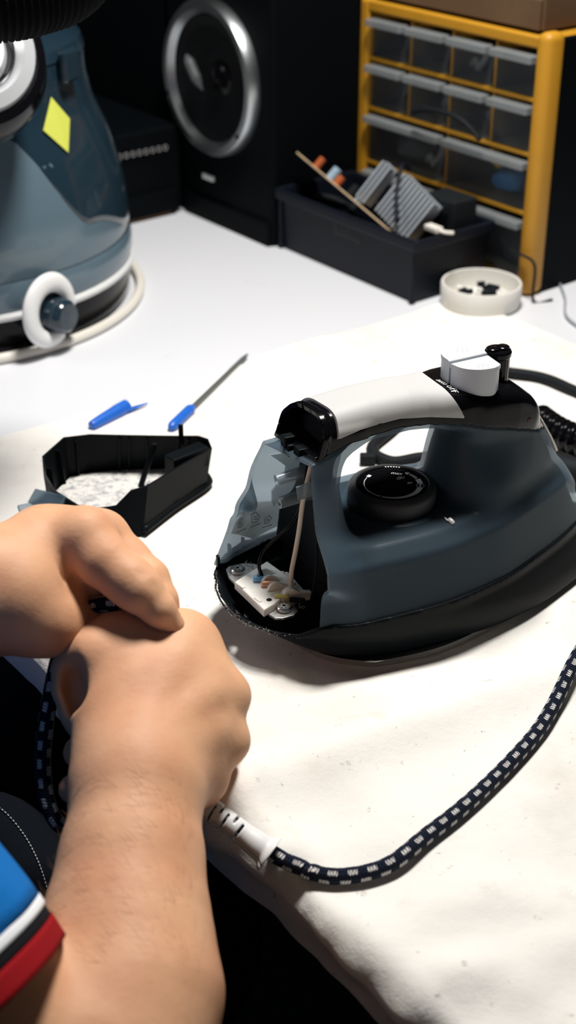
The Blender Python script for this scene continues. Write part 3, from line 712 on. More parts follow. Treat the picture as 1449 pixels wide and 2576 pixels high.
# ------------------------------------------------------------------ removed heel cover
def heel_cover():
    t = thing('heel_cover', 'black plastic heel cover of the iron lying open side up, pale lint inside', 'cover', (-0.1236, 0.8882, 0))
    o = np.array(t.location)
    # (floor point, top point) round the wall, anticlockwise from the near corner
    lp = [((-0.1008, 0.83, 0.001), (-0.0967, 0.8401, 0.034)), ((-0.0811, 0.8643, 0.001), (-0.0772, 0.8679, 0.034)), ((-0.0605, 0.8953, 0.001), (-0.055, 0.8972, 0.034)), ((-0.0599, 0.9075, 0.001), (-0.0579, 0.9006, 0.04)),
          ((-0.0671, 0.9199, 0.001), (-0.0651, 0.9057, 0.04)), ((-0.0883, 0.923, 0.001), (-0.0857, 0.9097, 0.038)), ((-0.1209, 0.9199, 0.001), (-0.1179, 0.9109, 0.038)), ((-0.1489, 0.9168, 0.001), (-0.1454, 0.9122, 0.038)), ((-0.1637, 0.9093, 0.001), (-0.164, 0.9071, 0.038)),
          ((-0.1729, 0.8834, 0.001), (-0.1758, 0.881, 0.036)), ((-0.1711, 0.8632, 0.001), (-0.1726, 0.8635, 0.03)), ((-0.1609, 0.8436, 0.001), (-0.1649, 0.8548, 0.022)), ((-0.1368, 0.83, 0.001), (-0.1402, 0.8337, 0.018)), ((-0.117, 0.8257, 0.001), (-0.1192, 0.8369, 0.02)), ((-0.1089, 0.8273, 0.001), (-0.1081, 0.8369, 0.032))]
    n = len(lp); lo_ = np.array([a for a, b in lp])-o; hi_ = np.array([b for a, b in lp])-o; c = lo_.mean(0)
    def inset(A, d):
        out = []
        for i in range(n):
            tn = A[(i+1) % n]-A[i-1]; nn = np.array([-tn[1], tn[0], 0]); nn /= np.linalg.norm(nn); out.append(A[i]+nn*d)
        return np.array(out)
    rings = [lo_, hi_, inset(hi_, .0018), inset(lo_, .0024)+np.array([0, 0, .002])]
    V = [v for r in rings for v in r]; F = [tuple(range(n))[::-1], tuple(3*n+i for i in range(n))]
    for k in range(3): F += [(k*n+i, k*n+(i+1) % n, (k+1)*n+(i+1) % n, (k+1)*n+i) for i in range(n)]
    sh = auto(obj('shell', V, F, M['black'], t, True), 30)
    # skirt lip at the right foot
    tube('foot_lip', [tuple(lo_[i]+np.array([0, 0, .003])) for i in (0, 1, 2, 3, 4)], .003, M['black'], t, 10)
    def rib(i, f, hgt, m=M['black'], w_=.0012, d_=.004):
        a = lo_[i]*(1-f)+lo_[(i+1) % n]*f; b = hi_[i]*(1-f)+hi_[(i+1) % n]*f; tn = lo_[(i+1) % n]-lo_[i]; tn /= np.linalg.norm(tn); nn = np.array([-tn[1], tn[0], 0])
        q = []
        for p_ in (a+nn*.002+np.array([0, 0, .003]), a*(1-hgt)+b*hgt+nn*.0015):
            for s1, s2 in ((-1, 0), (1, 0), (1, 1), (-1, 1)): q.append(p_+tn*s1*w_*.5+nn*s2*d_)
        obj('rib', q, [(0, 3, 2, 1), (4, 5, 6, 7), (0, 1, 5, 4), (1, 2, 6, 5), (2, 3, 7, 6), (3, 0, 4, 7)], m, t)
    for i, f in ((5, .55), (5, .95), (6, .2), (7, .6), (8, .5), (4, .35), (4, .7), (0, .2), (9, .5)): rib(i, f, .93)
    # inner post, tongue and small box
    a = np.array((-0.1087, 0.887, 0.004))-o; b = np.array((-0.0955, 0.8892, 0.042))-o
    tube('post', [tuple(a), tuple((a+b)/2), tuple(b)], .0022, M['black'], t, 8)
    cpt = np.array((-0.0729, 0.8879, 0.033))-o; box('latch_box', (-.016, -.006, -.012), (.016, .006, .004), M['black'], t, .001, M=Matrix.Translation(cpt) @ Matrix.Rotation(math.radians(42), 4, 'Z'))
    cpt = np.array((-0.0777, 0.9034, 0.046))-o; box('tongue', (-.0018, -.001, -.012), (.0018, .001, .004), M['black'], t, .0004, M=Matrix.Translation(cpt))
    for (x_, y_, z_, an) in (((-0.1762, 0.8497, 0.012), 20), ((-0.1672, 0.8498, 0.02), -30)) if False else (): pass
    for cpt, an in (((-0.1758, 0.8469, 0.012), 25), ((-0.1687, 0.8494, 0.018), -25)):
        cpt = np.array(cpt)-o; box('flap', (-.013, -.006, -.0015), (.013, .006, .0015), M['tank'], t, .0008, M=Matrix.Translation(cpt) @ Matrix.Rotation(math.radians(an), 4, 'Z') @ Matrix.Rotation(.5, 4, 'X'))
    # fibre bed
    Vn = 26; inn = inset(lo_, .004); ctr = inn.mean(0); V, F = [], []
    for k in range(9):
        s = 1-k/9
        for i in range(n):
            p_ = ctr+(inn[i]-ctr)*s; V.append((p_[0], p_[1], .006+.003*noise.noise((p_[0]*90, p_[1]*90, 3))+.003*(1-s)))
    V.append((ctr[0], ctr[1], .009))
    for k in range(8): F += [(k*n+i, k*n+(i+1) % n, (k+1)*n+(i+1) % n, (k+1)*n+i) for i in range(n)]
    F += [(8*n+i, 8*n+(i+1) % n, 9*n) for i in range(n)]
    obj('fibre_bed', V, F, M['lintw'], t, True)['label'] = 'pale fibrous lint in the bottom'
heel_cover(); bpy.data.objects['heel_cover'].location.z += .0014

# pen pieces
def pen():
    a = np.array((-0.0937, 0.9909, 0.0045)); b = np.array((-0.0362, 1.1394, 0.0035)); L = np.linalg.norm(b-a)
    t = thing('screwdriver_bit', 'slim grey metal rod with a blue plastic end lying behind the heel cover', 'tool', tuple(a)); d = (b-a)/L
    M['rod'] = mat('grey rod', (.20, .22, .22), .35, .6)
    tube('blade', [tuple(d*L*x) for x in (.24, .5, .8, .93, 1.0)], [.0020]*25+[.0019-.0010*k/8 for k in range(8)], M['rod'], t, 10)
    tube('blue_end', [tuple(d*L*x) for x in (0, .10, .2, .27)], [.0020, .003, .0040, .0043]+[.0044]*17+[.0040, .0034, .003, .0026], M['blue'], t, 14)['label'] = 'blue tapered end'
    a = np.array((-0.1574, 0.9952, 0.0045)); b = np.array((-0.1324, 1.0307, 0.005)); L = np.linalg.norm(b-a); d = (b-a)/L
    t = thing('pen_cap', 'blue pen cap with a clip lying behind the heel cover at left', 'cap', tuple(a))
    tube('cap', [tuple(d*L*x) for x in (0, .06, .3, .7, .97, 1.0)], [.0016, .0024, .0030]+[.0034+.0024*min(1, k/22) for k in range(38)], M['blue'], t, 16)
    e = np.array((-0.1157, 1.0398, 0.0035))-np.array(a); s_ = d*L*.72+np.array([.001, -.003, 0])
    tube('clip', [tuple(s_), tuple(s_*.5+e*.5), tuple(e)], [.0016]*9+[.0016-.0011*k/8 for k in range(8)], M['blue'], t, 8)
pen()

# ------------------------------------------------------------------ black lead behind the iron
lead = thing('power_lead', 'black lead looping on the sheet behind the iron handle', 'cable', (0.1651, 1.1146, 0))
lo_ = np.array(lead.location)
def rel(pts, o): return [tuple(np.array(p)-o) for p in pts]
tube('cable', rel([(0.2897, 0.9936, 0.006), (0.2406, 1.0569, 0.006), (0.2186, 1.0832, 0.006), (0.1931, 1.0946, 0.006), (0.1631, 1.1013, 0.006), (0.1337, 1.0807, 0.006), (0.1098, 1.0376, 0.006), (0.082, 0.9865, 0.006), (0.0645, 0.9524, 0.006), (0.0784, 0.9315, 0.006), (0.1015, 0.938, 0.006), (0.1229, 0.9393, 0.006), (0.1614, 0.9328, 0.006), (0.203, 0.9296, 0.006), (0.2469, 0.9101, 0.008)], lo_), .0046, M['blackm'], lead, 12)
p_ = np.array(rel([(0.1973, 0.9937, 0.013), (0.209, 0.9691, 0.013), (0.2245, 0.9521, 0.013), (0.2514, 0.9343, 0.012)], lo_)); path = spline(p_, 22)
tube('strain_relief', path, [(.0125 if (k//3) % 2 else .0098) for k in range(len(path))], M['gloss'], lead, 18, sm=False)['label'] = 'ribbed black strain relief'
p_ = rel([(0.1912, 0.9343, 0.012), (0.202, 0.9089, 0.012), (0.2267, 0.8996, 0.012)], lo_); tube('plug_body', p_, .011, M['blackm'], lead, 16)
for cpt in ((905, 1160), (930, 1150)): pass
box('plug_pin', (-.006, -.0035, -.003), (.006, .0035, .005), M['blackm'], lead, .001, M=Matrix.Translation(np.array((0.0605, 0.9347, 0.006))-lo_))

# ------------------------------------------------------------------ braided cord and white bend protector
cord = thing('braided_cord', 'navy braided cord with white flecks running over the sheet into the hands', 'cord', (0.0266, 0.5042, 0)); o_ = np.array(cord.location)
cp = [(0.2472, 0.806, 0.006), (0.2078, 0.7381, 0.006), (0.1706, 0.6663, 0.006), (0.1376, 0.6049, 0.008), (0.0985, 0.5539, 0.01), (0.0712, 0.5247, 0.007), (0.05, 0.5049, 0.006), (0.0263, 0.4987, 0.006), (0.0069, 0.5026, 0.009), (-0.0067, 0.5066, 0.0135), (-0.0243, 0.5148, 0.0236), (-0.0443, 0.5254, 0.03), (-0.0654, 0.5429, 0.0303), (-0.0873, 0.5383, 0.0264), (-0.1049, 0.527, 0.0128), (-0.1146, 0.526, 0.0151), (-0.121, 0.5325, 0.0263), (-0.1233, 0.545, 0.044), (-0.1199, 0.559, 0.0682), (-0.1137, 0.5771, 0.0896), (-0.0989, 0.582, 0.1081), (-0.0849, 0.583, 0.1098)]
cp2 = spline(cp, 16)
for i in range(len(cp2)):
    x, y, z = cp2[i]
    if i < 16*8: cp2[i][2] = cloth_z(x, y)+.0048
    elif i < 16*11: cp2[i][2] = max(z, cloth_z(x, y)+.0048)
for _ in range(6): cp2[1:-1, 2] = np.maximum(cp2[1:-1, 2], (cp2[:-2, 2]+cp2[2:, 2])/2)
V, F, UV = tube_data(cp2-o_, .0041, 20); obj('sleeve', V, F, M['braid'], cord, True, UV)
def protector():
    a = np.array((-0.0502, 0.5278, 0.0323)); m_ = np.array((-0.0322, 0.5186, 0.0263)); b = np.array((-0.0087, 0.5066, 0.0135)); path = spline([a-o_, m_-o_, b-o_], 40); n = len(path); r = []
    for k in range(n):
        t = k/(n-1); r.append(.0078-.0022*min(1, t/.45)+(.0012*sstep((t-.7)/.2))+(.0030*sstep((t-.93)/.07)))
    V, F, U = tube_data(path, r, 28, False); k0 = len(V)
    V2, F2, U2 = tube_data(path[::-1], [x-.0012 for x in r[::-1]], 28, False)
    F += [tuple(i+k0 for i in f) for f in F2]; V = list(V)+list(V2); m = 29
    F += [((n-1)*m+i, (n-1)*m+i+1, k0+i+1, k0+i) for i in range(28)]
    # drop some faces for the slots of the flexing zone
    G = []
    for f in F:
        c = np.mean([V[i] for i in f], axis=0); idx = f[0] if f[0] < k0 else None
        j = (f[0] if f[0] < k0 else None)
        if j is not None: ring, seg = j//m, j % m
        else: j = f[0]-k0; ring, seg = n-2-j//m, (28-1)-(j % m)
        t = ring/(n-1); g = (ring % 6)
        if .30 < t < .72 and g in (0, 1) and ((seg+(ring//6)*7) % 14) < 9: continue
        G.append(f)
    w_ = obj('bend_protector', V, G, M['white'], cord, True); w_['label'] = 'white slotted bend protector with a flared mouth'
    so_ = w_.modifiers.new('thick', 'SOLIDIFY'); so_.thickness = .0004
protector()

# ------------------------------------------------------------------ garment steamer at the left
st = thing('steam_station', 'large slate blue steam station with black base and white stripe at left', 'appliance', (-.33, 1.295, 0))
def ell(rs, name, m, parent=st, n=72, sx=.178, sy=.175):
    return lathe(name, rs, m, parent, n, sx, sy)
ell([(.94, .001), (.965, .004), (.985, .020), (.99, .034)], 'base', M['gloss'])['label'] = 'black base band'
ell([(.99, .034), (1.005, .035), (1.008, .039), (1.0, .0415)], 'stripe', M['white'], close=False) if False else lathe('stripe', [(.98, .0335), (1.004, .0345), (1.010, .038), (1.002, .0412), (.98, .0412)], M['white'], st, 72, .178, .175)
ell([(.99, .041), (1.0, .045), (1.005, .060), (.99, .068)], 'tank_foot', M['body'])
ell([(.985, .068), (.992, .085), (.985, .105), (.963, .127), (.915, .158), (.84, .19), (.815, .215), (.81, .239), (.74, .248), (.4, .252), (.0001, .252)], 'tank', M['body'])['label'] = 'glossy slate blue tank'
# thin dark skin on the upper right shoulder: a reflection put in as colour
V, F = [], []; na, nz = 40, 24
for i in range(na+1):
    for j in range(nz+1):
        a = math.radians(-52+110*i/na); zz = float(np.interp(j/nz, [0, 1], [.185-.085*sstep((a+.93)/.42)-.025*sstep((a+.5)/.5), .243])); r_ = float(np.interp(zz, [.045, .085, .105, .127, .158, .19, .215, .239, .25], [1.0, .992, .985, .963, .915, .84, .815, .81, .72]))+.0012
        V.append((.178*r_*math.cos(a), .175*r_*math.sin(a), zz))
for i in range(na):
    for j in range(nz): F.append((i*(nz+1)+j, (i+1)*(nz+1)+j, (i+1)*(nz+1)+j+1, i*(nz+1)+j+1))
cl = obj('dark_side_sheet', V, F, M['bodyd'], st, True); cl['label'] = 'dark blue area standing for a reflection on the tank side'; sm_ = cl.modifiers.new('thick', 'SOLIDIFY'); sm_.thickness = .0006
def on_st(a, z, off=0.0):
    r_ = float(np.interp(z, [0, .034, .06, .085, .105, .127, .158, .19, .215, .239], [.96, .99, 1.005, .992, .985, .963, .915, .84, .815, .81])); return Vector(((.178*r_+off)*math.cos(a), (.175*r_+off)*math.sin(a), z))
a_ = math.radians(-51); nrm_ = Vector((math.cos(math.radians(-32)), math.sin(math.radians(-32)), .05)); kq = nrm_.to_track_quat('Z', 'Y').to_matrix().to_4x4()
kM = Matrix.Translation(on_st(a_, .040, .009)) @ kq
bm = bmesh.new(); n_ = 60; pr = None
for k in range(n_+1):                                   # open ring, thick at the top, ending beside the knob
    an = math.radians(-25+318*k/n_); wd = .0060+.0036*math.sin(math.radians(max(0, min(180, 180*k/n_)))); ring = []
    for b_ in range(12):
        c_ = 2*PI*b_/12; rr_ = .0255+wd*math.cos(c_); ring.append(bm.verts.new(kM @ Vector((rr_*math.cos(an), rr_*math.sin(an), .0042+.0050*math.sin(c_)))))
    if pr:
        for b_ in range(12): bm.faces.new((pr[b_], pr[(b_+1) % 12], ring[(b_+1) % 12], ring[b_]))
    else: bm.faces.new(ring)
    pr = ring
bm.faces.new(pr[::-1]); bobj('knob_ring', bm, M['white'], st, True)['label'] = 'white open ring round the knob'
lathe('knob', [(.0155, -.004), (.0160, .008), (.0150, .016), (.0120, .019), (.0001, .020)], M['bodyd'], st, 36, M=kM @ Matrix.Translation((.007, -.006, 0)))['label'] = 'dark round knob'
# sticker
sa = math.radians(-38); V = []
sc_, zc_ = math.radians(-32), .187
for da, dz in ((0, .023), (.12, .001), (.0, -.023), (-.12, -.001)): V.append(tuple(on_st(sc_+da, zc_+dz, .0022)))
stk = obj('sticker', V, [(0, 1, 2, 3)], M['stick'], st); stk['label'] = 'yellow diamond sticker'; stk.modifiers.new('thick', 'SOLIDIFY').thickness = .0004
bm = bmesh.new()
for k in range(6):
    dz = -.009+.0036*k; hw_ = .075*(1-abs(dz)/.020); bm.faces.new([bm.verts.new(on_st(sc_+s*hw_, zc_+dz+e*.0007, .0028)) for s, e in ((-1, -1), (1, -1), (1, 1), (-1, 1))])
bobj('small_print', bm, M['stickp'], stk)
lathe('top_cap', [(.818, .236), (.80, .246), (.70, .254), (.0001, .258)], M['bodyd'], st, 60, .178, .175)
box('lug', (-.012, -.004, -.014), (.012, .004, .014), M['bodyd'], st, .003, M=Matrix.Translation(on_st(math.radians(-22), .232, .006)) @ Matrix.Rotation(math.radians(68), 4, 'Z'))
# docked iron: dish of black and chrome rings leaning on the front of the tank
dq = Vector((.36, -.66, .66)).to_track_quat('Z', 'Y').to_matrix().to_4x4(); dock = thing('docked_iron', 'iron parked on the steam station, black rim with chrome rings, cut by the left edge', 'iron', (-0.2552, 1.1243, 0.2673))
dM = dq
lathe('rim', [(.060, -.030), (.086, -.030), (.089, -.010), (.084, .004), (.076, .006), (.072, .002), (.060, -.004)], M['gloss'], dock, 64, .77, .80, M=dM)
lathe('chrome_ring', [(.052, -.004), (.074, .002), (.072, .010), (.060, .014), (.052, .008)], M['chrome'], dock, 64, .77, .80, M=dM)
lathe('inner_ring', [(.044, -.004), (.054, .004), (.050, .010), (.044, .004)], M['gloss'], dock, 64, .77, .80, M=dM)
lathe('chrome_plate', [(.0001, .012), (.020, .012), (.040, .009), (.046, .002), (.0001, -.004)], M['chrome'], dock, 64, .77, .80, M=dM)
# ribbed hose above
hp = spline([(-0.2391, 0.8877, 0.3375), (-0.1931, 0.8818, 0.3473), (-0.159, 0.8952, 0.3505), (-0.1353, 0.9228, 0.3584), (-0.1272, 0.9746, 0.388)], 40)
V, F, U = tube_data(hp, [.0255+(.0015 if (k//2) % 2 else 0) for k in range(len(hp))], 24)
M['rib'] = mat('black ribbed hose', (.004, .005, .006), .8, spec=.05)
tag(obj('ribbed_hose', V, F, M['rib'], None, True), 'black ribbed hose crossing in front of the steam station in the top left corner', 'hose')
# white cord round the foot
wc = [(-.33+.184*math.cos(math.radians(t)), 1.295+.184*math.sin(math.radians(t)), .0048) for t in range(-150, 62, 8)]
tag(tube('white_cable', wc, .0047, M['cream'], None, 12, 3), 'thick white cable curled round the foot of the steam station', 'cable')

# ------------------------------------------------------------------ loudspeaker and perforated case
sp_ = thing('loudspeaker', 'black loudspeaker with a large silver ring standing at the back corner', 'speaker', R(-.573, .58), RZ)
box('cabinet', (-.100, 0, .001), (.090, .22, .36), M['case'], sp_, .004)
box('plinth', (-.071, -.004, .001), (.087, .006, .026), M['case'], sp_, .002)
fm = Matrix.Translation((-.011, 0, .160)) @ Matrix.Rotation(PI/2, 4, 'X')
lathe('ring', [(.066, -.001), (.0815, -.001), (.0815, .008), (.0785, .013), (.0715, .013), (.066, .006)], M['ringm'], sp_, 80, M=fm)['label'] = 'silver woofer ring'
lathe('cone', [(.067, .004), (.064, .006), (.058, .0045), (.022, -.004+.004), (.0001, .001)], M['cone'], sp_, 64, M=fm)
lathe('dust_cap', [(.020, .0005), (.017, .006), (.010, .0095), (.0001, .0105)], M['gloss'], sp_, 40, M=fm @ Matrix.Translation((.018, .004, 0)))['label'] = 'glossy dust cap'
V, F, U = tube_data(spline([(-.038, -.017, .182), (-.030, -.016, .170), (-.022, -.015, .158), (-.016, -.012, .148)], 6), [.0012, .003, .0045, .0055]+[.006]*8+[.0055, .0045, .004, .003, .002, .0015, .001][:7], 8)  # tapered tan strip in front of the cone
M['tan'] = mat('plain tan', (.28, .22, .14), .6); obj('tag', V, F, M['tan'], sp_, True)['label'] = 'tan tapered strip in front of the cone'
for a_ in (200, 320): lathe('ring_screw', [(.0001, .0125), (.0028, .0125), (.0024, .0145), (.0001, .0145)], M['blackm'], sp_, 14, M=fm @ Matrix.Translation((.0755*math.cos(math.radians(a_)), .0755*math.sin(math.radians(a_)), 0)))
box('badge', (-.055, -.0035, .047), (-.035, 0, .0530), M['print'], sp_, .001, M=Matrix.Translation((.02, 0, 0)))
sp_.children[-1].data.materials[0] = mat('dull badge', (.06, .065, .07), .5)
cs = thing('perforated_case', 'low black unit with a row of round vents left of the loudspeaker', 'case', R(-.645, .49), RZ)
box('housing', (-.30, 0, .004), (0, .084, .100), M['case'], cs, .003)
box('ledge', (-.30, .004, .004), (.004, .075, .030), M['case'], cs, .002)
bk_ = thing('black_cabinet', 'tall black cabinet in the dark behind the vented unit, left of the loudspeaker', 'cabinet', R(-1.05, .585), RZ)
box('carcass', (0, .004, .001), (.372, .25, .42), M['case'], bk_, .003); box('door', (.006, -.002, .012), (.366, .004, .41), M['case'], bk_, .002)
box('front_foot', (-.02, .01, 0), (-.002, .07, .004), M['edge'], cs)
M['vent'] = mat('grey vent rim', (.30, .29, .29), .5, .3)
vt = None
for k in range(16):
    row = k//8; Mv = Matrix.Translation((.0002, .004+.0085*(k % 8)+.004*row, .077-.007*row)) @ Matrix.Rotation(PI/2, 4, 'Y')
    V, F = lathe_data([(.0022, 0), (.0032, 0), (.0032, .0007), (.0022, .0007), (.0022, 0)], 18, close=False)
    obj('vent_rim', [tuple(Mv @ Vector(v)) for v in V], F, M['vent'] if row == 0 else M['case'], cs, True)
#bc = thing('equipment_case', 'black equipment case standing at right behind the yellow drawer cabinet', 'case', R(-.203, .722), RZ)

# ------------------------------------------------------------------ drawer cabinet and what is in it
cb = thing('drawer_cabinet', 'yellow plastic small-parts cabinet with clear drawers at upper right', 'cabinet', R(-.484, .695), RZ)
Wc, Hc, Dc = .272, .243, .118
def cbox(n_, a, b, m=M['yellow'], bv=.002, par=cb): return box(n_, a, b, m, par, bv, 3)
cbox('side', (0, 0, .001), (.014, Dc, Hc), bv=.004)
cbox('dark_side_sheet', (Wc-.012, .010, .002), (Wc-.0025, Dc, Hc-.001), M['case'], .001)
bm = bmesh.new(); box_bm(bm, (Wc-.018, -.010, .001), (Wc, .014, Hc+.006), .0075, 4); bobj('side', bm, M['yellow'], cb, True)['label'] = 'thick rounded yellow side'
auto(cb.children[-1])
cbox('top', (.010, .001, Hc-.012), (Wc-.01, Dc, Hc-.001)); cbox('bottom', (.010, .001, .001), (Wc-.01, Dc, .010)); cbox('back', (.01, Dc-.004, .004), (Wc-.01, Dc-.001, Hc-.004), M['blackm'], .0005)
rows = [(.186, .229, 4), (.135, .183, 4), (.078, .131, 2), (.012, .073, 2)]
x0, x1 = .015, Wc-.020
for z0, z1, nc in rows[:-1]: cbox('shelf', (x0-.002, .003, z0-.0035), (x1+.002, Dc-.006, z0), bv=.0006)
for z0, z1, nc in rows:
    cw = (x1-x0)/nc
    for k in range(1, nc): cbox('divider', (x0+k*cw-.0015, .006, z0), (x0+k*cw+.0015, Dc-.006, z1), bv=.0004)
contents = []
for ri, (z0, z1, nc) in enumerate(rows):
    cw = (x1-x0)/nc
    for k in range(nc):
        a, b = x0+k*cw+.0022, x0+(k+1)*cw-.0022
        bm = bmesh.new(); zt_ = z1-.003; t_ = .0012
        box_bm(bm, (a, .004, z0+.001), (b, .004+t_, zt_)); box_bm(bm, (a, .004+t_, z0+.001), (a+t_, .10, zt_-.006)); box_bm(bm, (b-t_, .004+t_, z0+.001), (b, .10, zt_-.006)); box_bm(bm, (a+t_, .004+t_, z0+.001), (b-t_, .10, z0+.001+t_)); box_bm(bm, (a+t_, .10-t_, z0+.001+t_), (b-t_, .10, zt_-.006))
        d = bobj('drawer', bm, M['drawer'], cb)
        box('drawer_lip', (a+.0005, -.0085, zt_-.008), (b-.0005, .0042, zt_-.0005), M['lip'], d, .0015, M=None)
def inside(name, x, y, z, m, lab, cat, f, grp=None):
    p_ = R(-.484+x, .695+y, z); t = thing(name, lab, cat, p_, RZ, grp); f(t, m); return t
def blob(t, m, sx=.018, sy=.012, sz=.014, seed=1):
    bm = bmesh.new(); bmesh.ops.create_icosphere(bm, subdivisions=3, radius=1)
    for v in bm.verts:
        q = 1+.35*noise.noise(v.co*1.6+Vector((seed*3.1, 0, 0))); v.co = Vector((v.co.x*sx*q, v.co.y*sy*q, (v.co.z*q+1)*sz))
    bobj('bundle', bm, m, t, True)
def tick(t, m):
    tube('arm', [(-.012, 0, .006), (-.006, 0, .012), (-.001, 0, .0025)], .003, m, t, 8); tube('arm', [(-.001, 0, .0030), (.008, 0, .016), (.014, 0, .030)], .003, m, t, 8)
inside('plastic_clip', .148, .03, .1885, M['cream'], 'white bent clip in the top drawer row of the yellow cabinet', 'clip', tick)
inside('plastic_clip', .092, .03, .0805, M['cream'], 'white bent clip in the wide left drawer, third row', 'clip', tick)
inside('parts_bag', .060, .035, .0805, M['lip'], 'dusty grey bag in the wide left drawer, third row', 'bag', lambda t, m: blob(t, m, .024, .018, .016, 2))
inside('parts_bag', .200, .035, .0805, M['bag'], 'blue bag of parts in the wide right drawer, third row', 'bag', lambda t, m: blob(t, m, .022, .016, .013, 3))
def blk_(t, m): box('block', (-.010, -.005, 0), (.010, .005, .012), m, t, .002, M=Matrix.Rotation(.5, 4, 'Y'))
inside('moulded_part', .185, .022, .110, M['toy'], 'yellow moulded piece on top of the blue bag', 'part', blk_)
inside('parts_bag', .235, .035, .0805, M['card'], 'brown bag of parts beside the blue bag, third row', 'bag', lambda t, m: blob(t, m, .016, .016, .015, 5))
inside('paper_slip', .217, .03, .0145, M['lip'], 'pale paper wad in the bottom right drawer', 'paper', lambda t, m: blob(t, m, .02, .012, .014, 7))
for i, (x, ri) in enumerate(((.045, 0), (.045, 1), (.10, 1), (.165, 1))):
    z0 = rows[ri][0]+.0024; inside('parts_bundle', x, .05, z0, M['vent'] if i else M['lip'], ['pale bundle in the leftmost top drawer', 'grey bundle in the leftmost drawer of the second row', 'grey bundle in the second drawer of the second row', 'grey bundle in the third drawer of the second row'][i], 'bundle', lambda t, m: blob(t, m, .017, .014, .010, i+9))
tag(tube('loose_wire', [R(*v) for v in ((-0.381, 0.681, 0.1484), (-0.3596, 0.677, 0.1559), (-0.3321, 0.675, 0.1589), (-0.3051, 0.676, 0.1553), (-0.2845, 0.68, 0.141))], .0026, M['blackm'], None, 8), 'bent black wire hooked over the drawer lips of the yellow cabinet', 'wire')
tag(tube('loose_wire', [R(*v) for v in ((-0.2377, 0.682, 0.0436), (-0.22, 0.68, 0.0442), (-0.1993, 0.678, 0.0393))]+[R(-.200, .682, .0018), R(-.192, .700, .0016)], .0014, M['blackm'], None, 8), 'thin black wire drooping past the cabinet foot to the bench', 'wire')
cbx = thing('cardboard_box', 'brown cardboard box standing on the yellow cabinet', 'box', R(-.362, .70, .2445), RZ)
box('carton', (-.105, .006, 0), (.122, .11, .12), M['card'], cbx, .0015); box('flap', (-.103, .002, .001), (.120, .0058, .028), M['card'], cbx, .0006)
box('flap', (-.103, .002, .085), (.120, .0058, .119), M['card'], cbx, .0006)

# ------------------------------------------------------------------ open black bin with scrap parts
bn = thing('parts_bin', 'open black plastic bin of electronic scrap in front of the yellow cabinet', 'bin', R(-.480, .586), RZ)
Lb, Db, Hb = .213, .100, .064
bm = bmesh.new(); t_ = .003
def pan(bm, L, D, H, t):
    o1 = [(.004, .003), (L-.004, .003), (L-.004, D-.003), (.004, D-.003)]; o2 = [(0, 0), (L, 0), (L, D), (0, D)]
    i2 = [(t, t), (L-t, t), (L-t, D-t), (t, D-t)]; i1 = [(.004+t, .003+t), (L-.004-t, .003+t), (L-.004-t, D-.003-t), (.004+t, D-.003-t)]
    rs = [[bm.verts.new((*p, z)) for p in q] for q, z in ((o1, 0), (o2, H), (i2, H), (i1, t))]
    bm.faces.new(rs[0][::-1]); bm.faces.new(rs[3])
    for a, b in zip(rs[:-1], rs[1:]):
        for k in range(4): bm.faces.new((a[k], a[(k+1) % 4], b[(k+1) % 4], b[k]))
pan(bm, Lb, Db, Hb, t_); bmesh.ops.bevel(bm, geom=bm.edges[:], offset=.0012, segments=2, affect='EDGES'); bobj('tray', bm, M['bin'], bn)
box('rim', (-.003, -.004, Hb-.010), (Lb+.003, .001, Hb+.001), M['bin'], bn, .002); box('rim', (-.003, Db-.001, Hb-.010), (Lb+.003, Db+.004, Hb+.001), M['bin'], bn, .002)
box('rim', (-.004, -.003, Hb-.010), (.001, Db+.003, Hb+.001), M['bin'], bn, .002); box('rim', (Lb-.001, -.003, Hb-.010), (Lb+.004, Db+.003, Hb+.001), M['bin'], bn, .002)
box('corner_post', (Lb-.006, -.002, .001), (Lb-.001, .004, Hb-.008), M['bin'], bn, .001); box('corner_post', (.001, -.002, .001), (.006, .004, Hb-.008), M['bin'], bn, .001)
M['emb'] = mat('worn emboss', (.035, .042, .05), .5)
bm = bmesh.new(); x_ = .092
for wd, hg in ((.004, .010), (.003, .007), (.004, .007), (.0035, .009), (.004, .006), (.003, .006), (.004, .006)):
    box_bm(bm, (x_, .0005, .040), (x_+.0012, .003, .040+hg)); box_bm(bm, (x_+.0012, .0005, .040), (x_+wd, .003, .0415)); x_ += wd+.0022
bobj('embossed_mark', bm, M['emb'], bn)
def rp(p, q, z): return R(-.480+p, .586+q, z)
pc = thing('circuit_board', 'tan circuit board leaning on the rim of the black bin', 'circuit board', rp(.105, .018, .071), RZ)
Mp = Matrix.Rotation(math.radians(17), 4, 'Y') @ Matrix.Rotation(math.radians(-40), 4, 'X')
box('board', (-.100, -.003, -.001), (.093, .036, .0008), M['pcb'], pc, .0003, M=Mp)
for k, (x, y, r_, h_, mm_) in enumerate(((-.078, .010, .004, .012, 'red'), (-.062, .020, .005, .014, 'cyan'), (-.045, .012, .0045, .010, 'red'), (-.030, .022, .005, .013, 'blackm'), (-.012, .015, .004, .010, 'cyan'))):
    lathe('component', [(r_, .0008), (r_, h_), (r_*.8, h_+.001), (.0001, h_+.001)], M[mm_], pc, 18, M=Mp @ Matrix.Translation((x, y, 0)))
def sink(loc, rot, L, W_, H_, nf, lab):
    t = thing('heat_sink', lab, 'heat sink', loc, RZ); bm = bmesh.new(); box_bm(bm, (-L/2, -W_/2, 0), (L/2, W_/2, .004)); bmr = rot
    b_ = bobj('base_plate', bm, M['sink'], t); b_.matrix_local = bmr
    for k in range(nf):
        x = -L/2+(k+.5)*L/nf; f = box('fin', (x-.0012, -W_/2, .004), (x+.0012, W_/2, H_), M['sink'], t, .0003); f.matrix_local = bmr
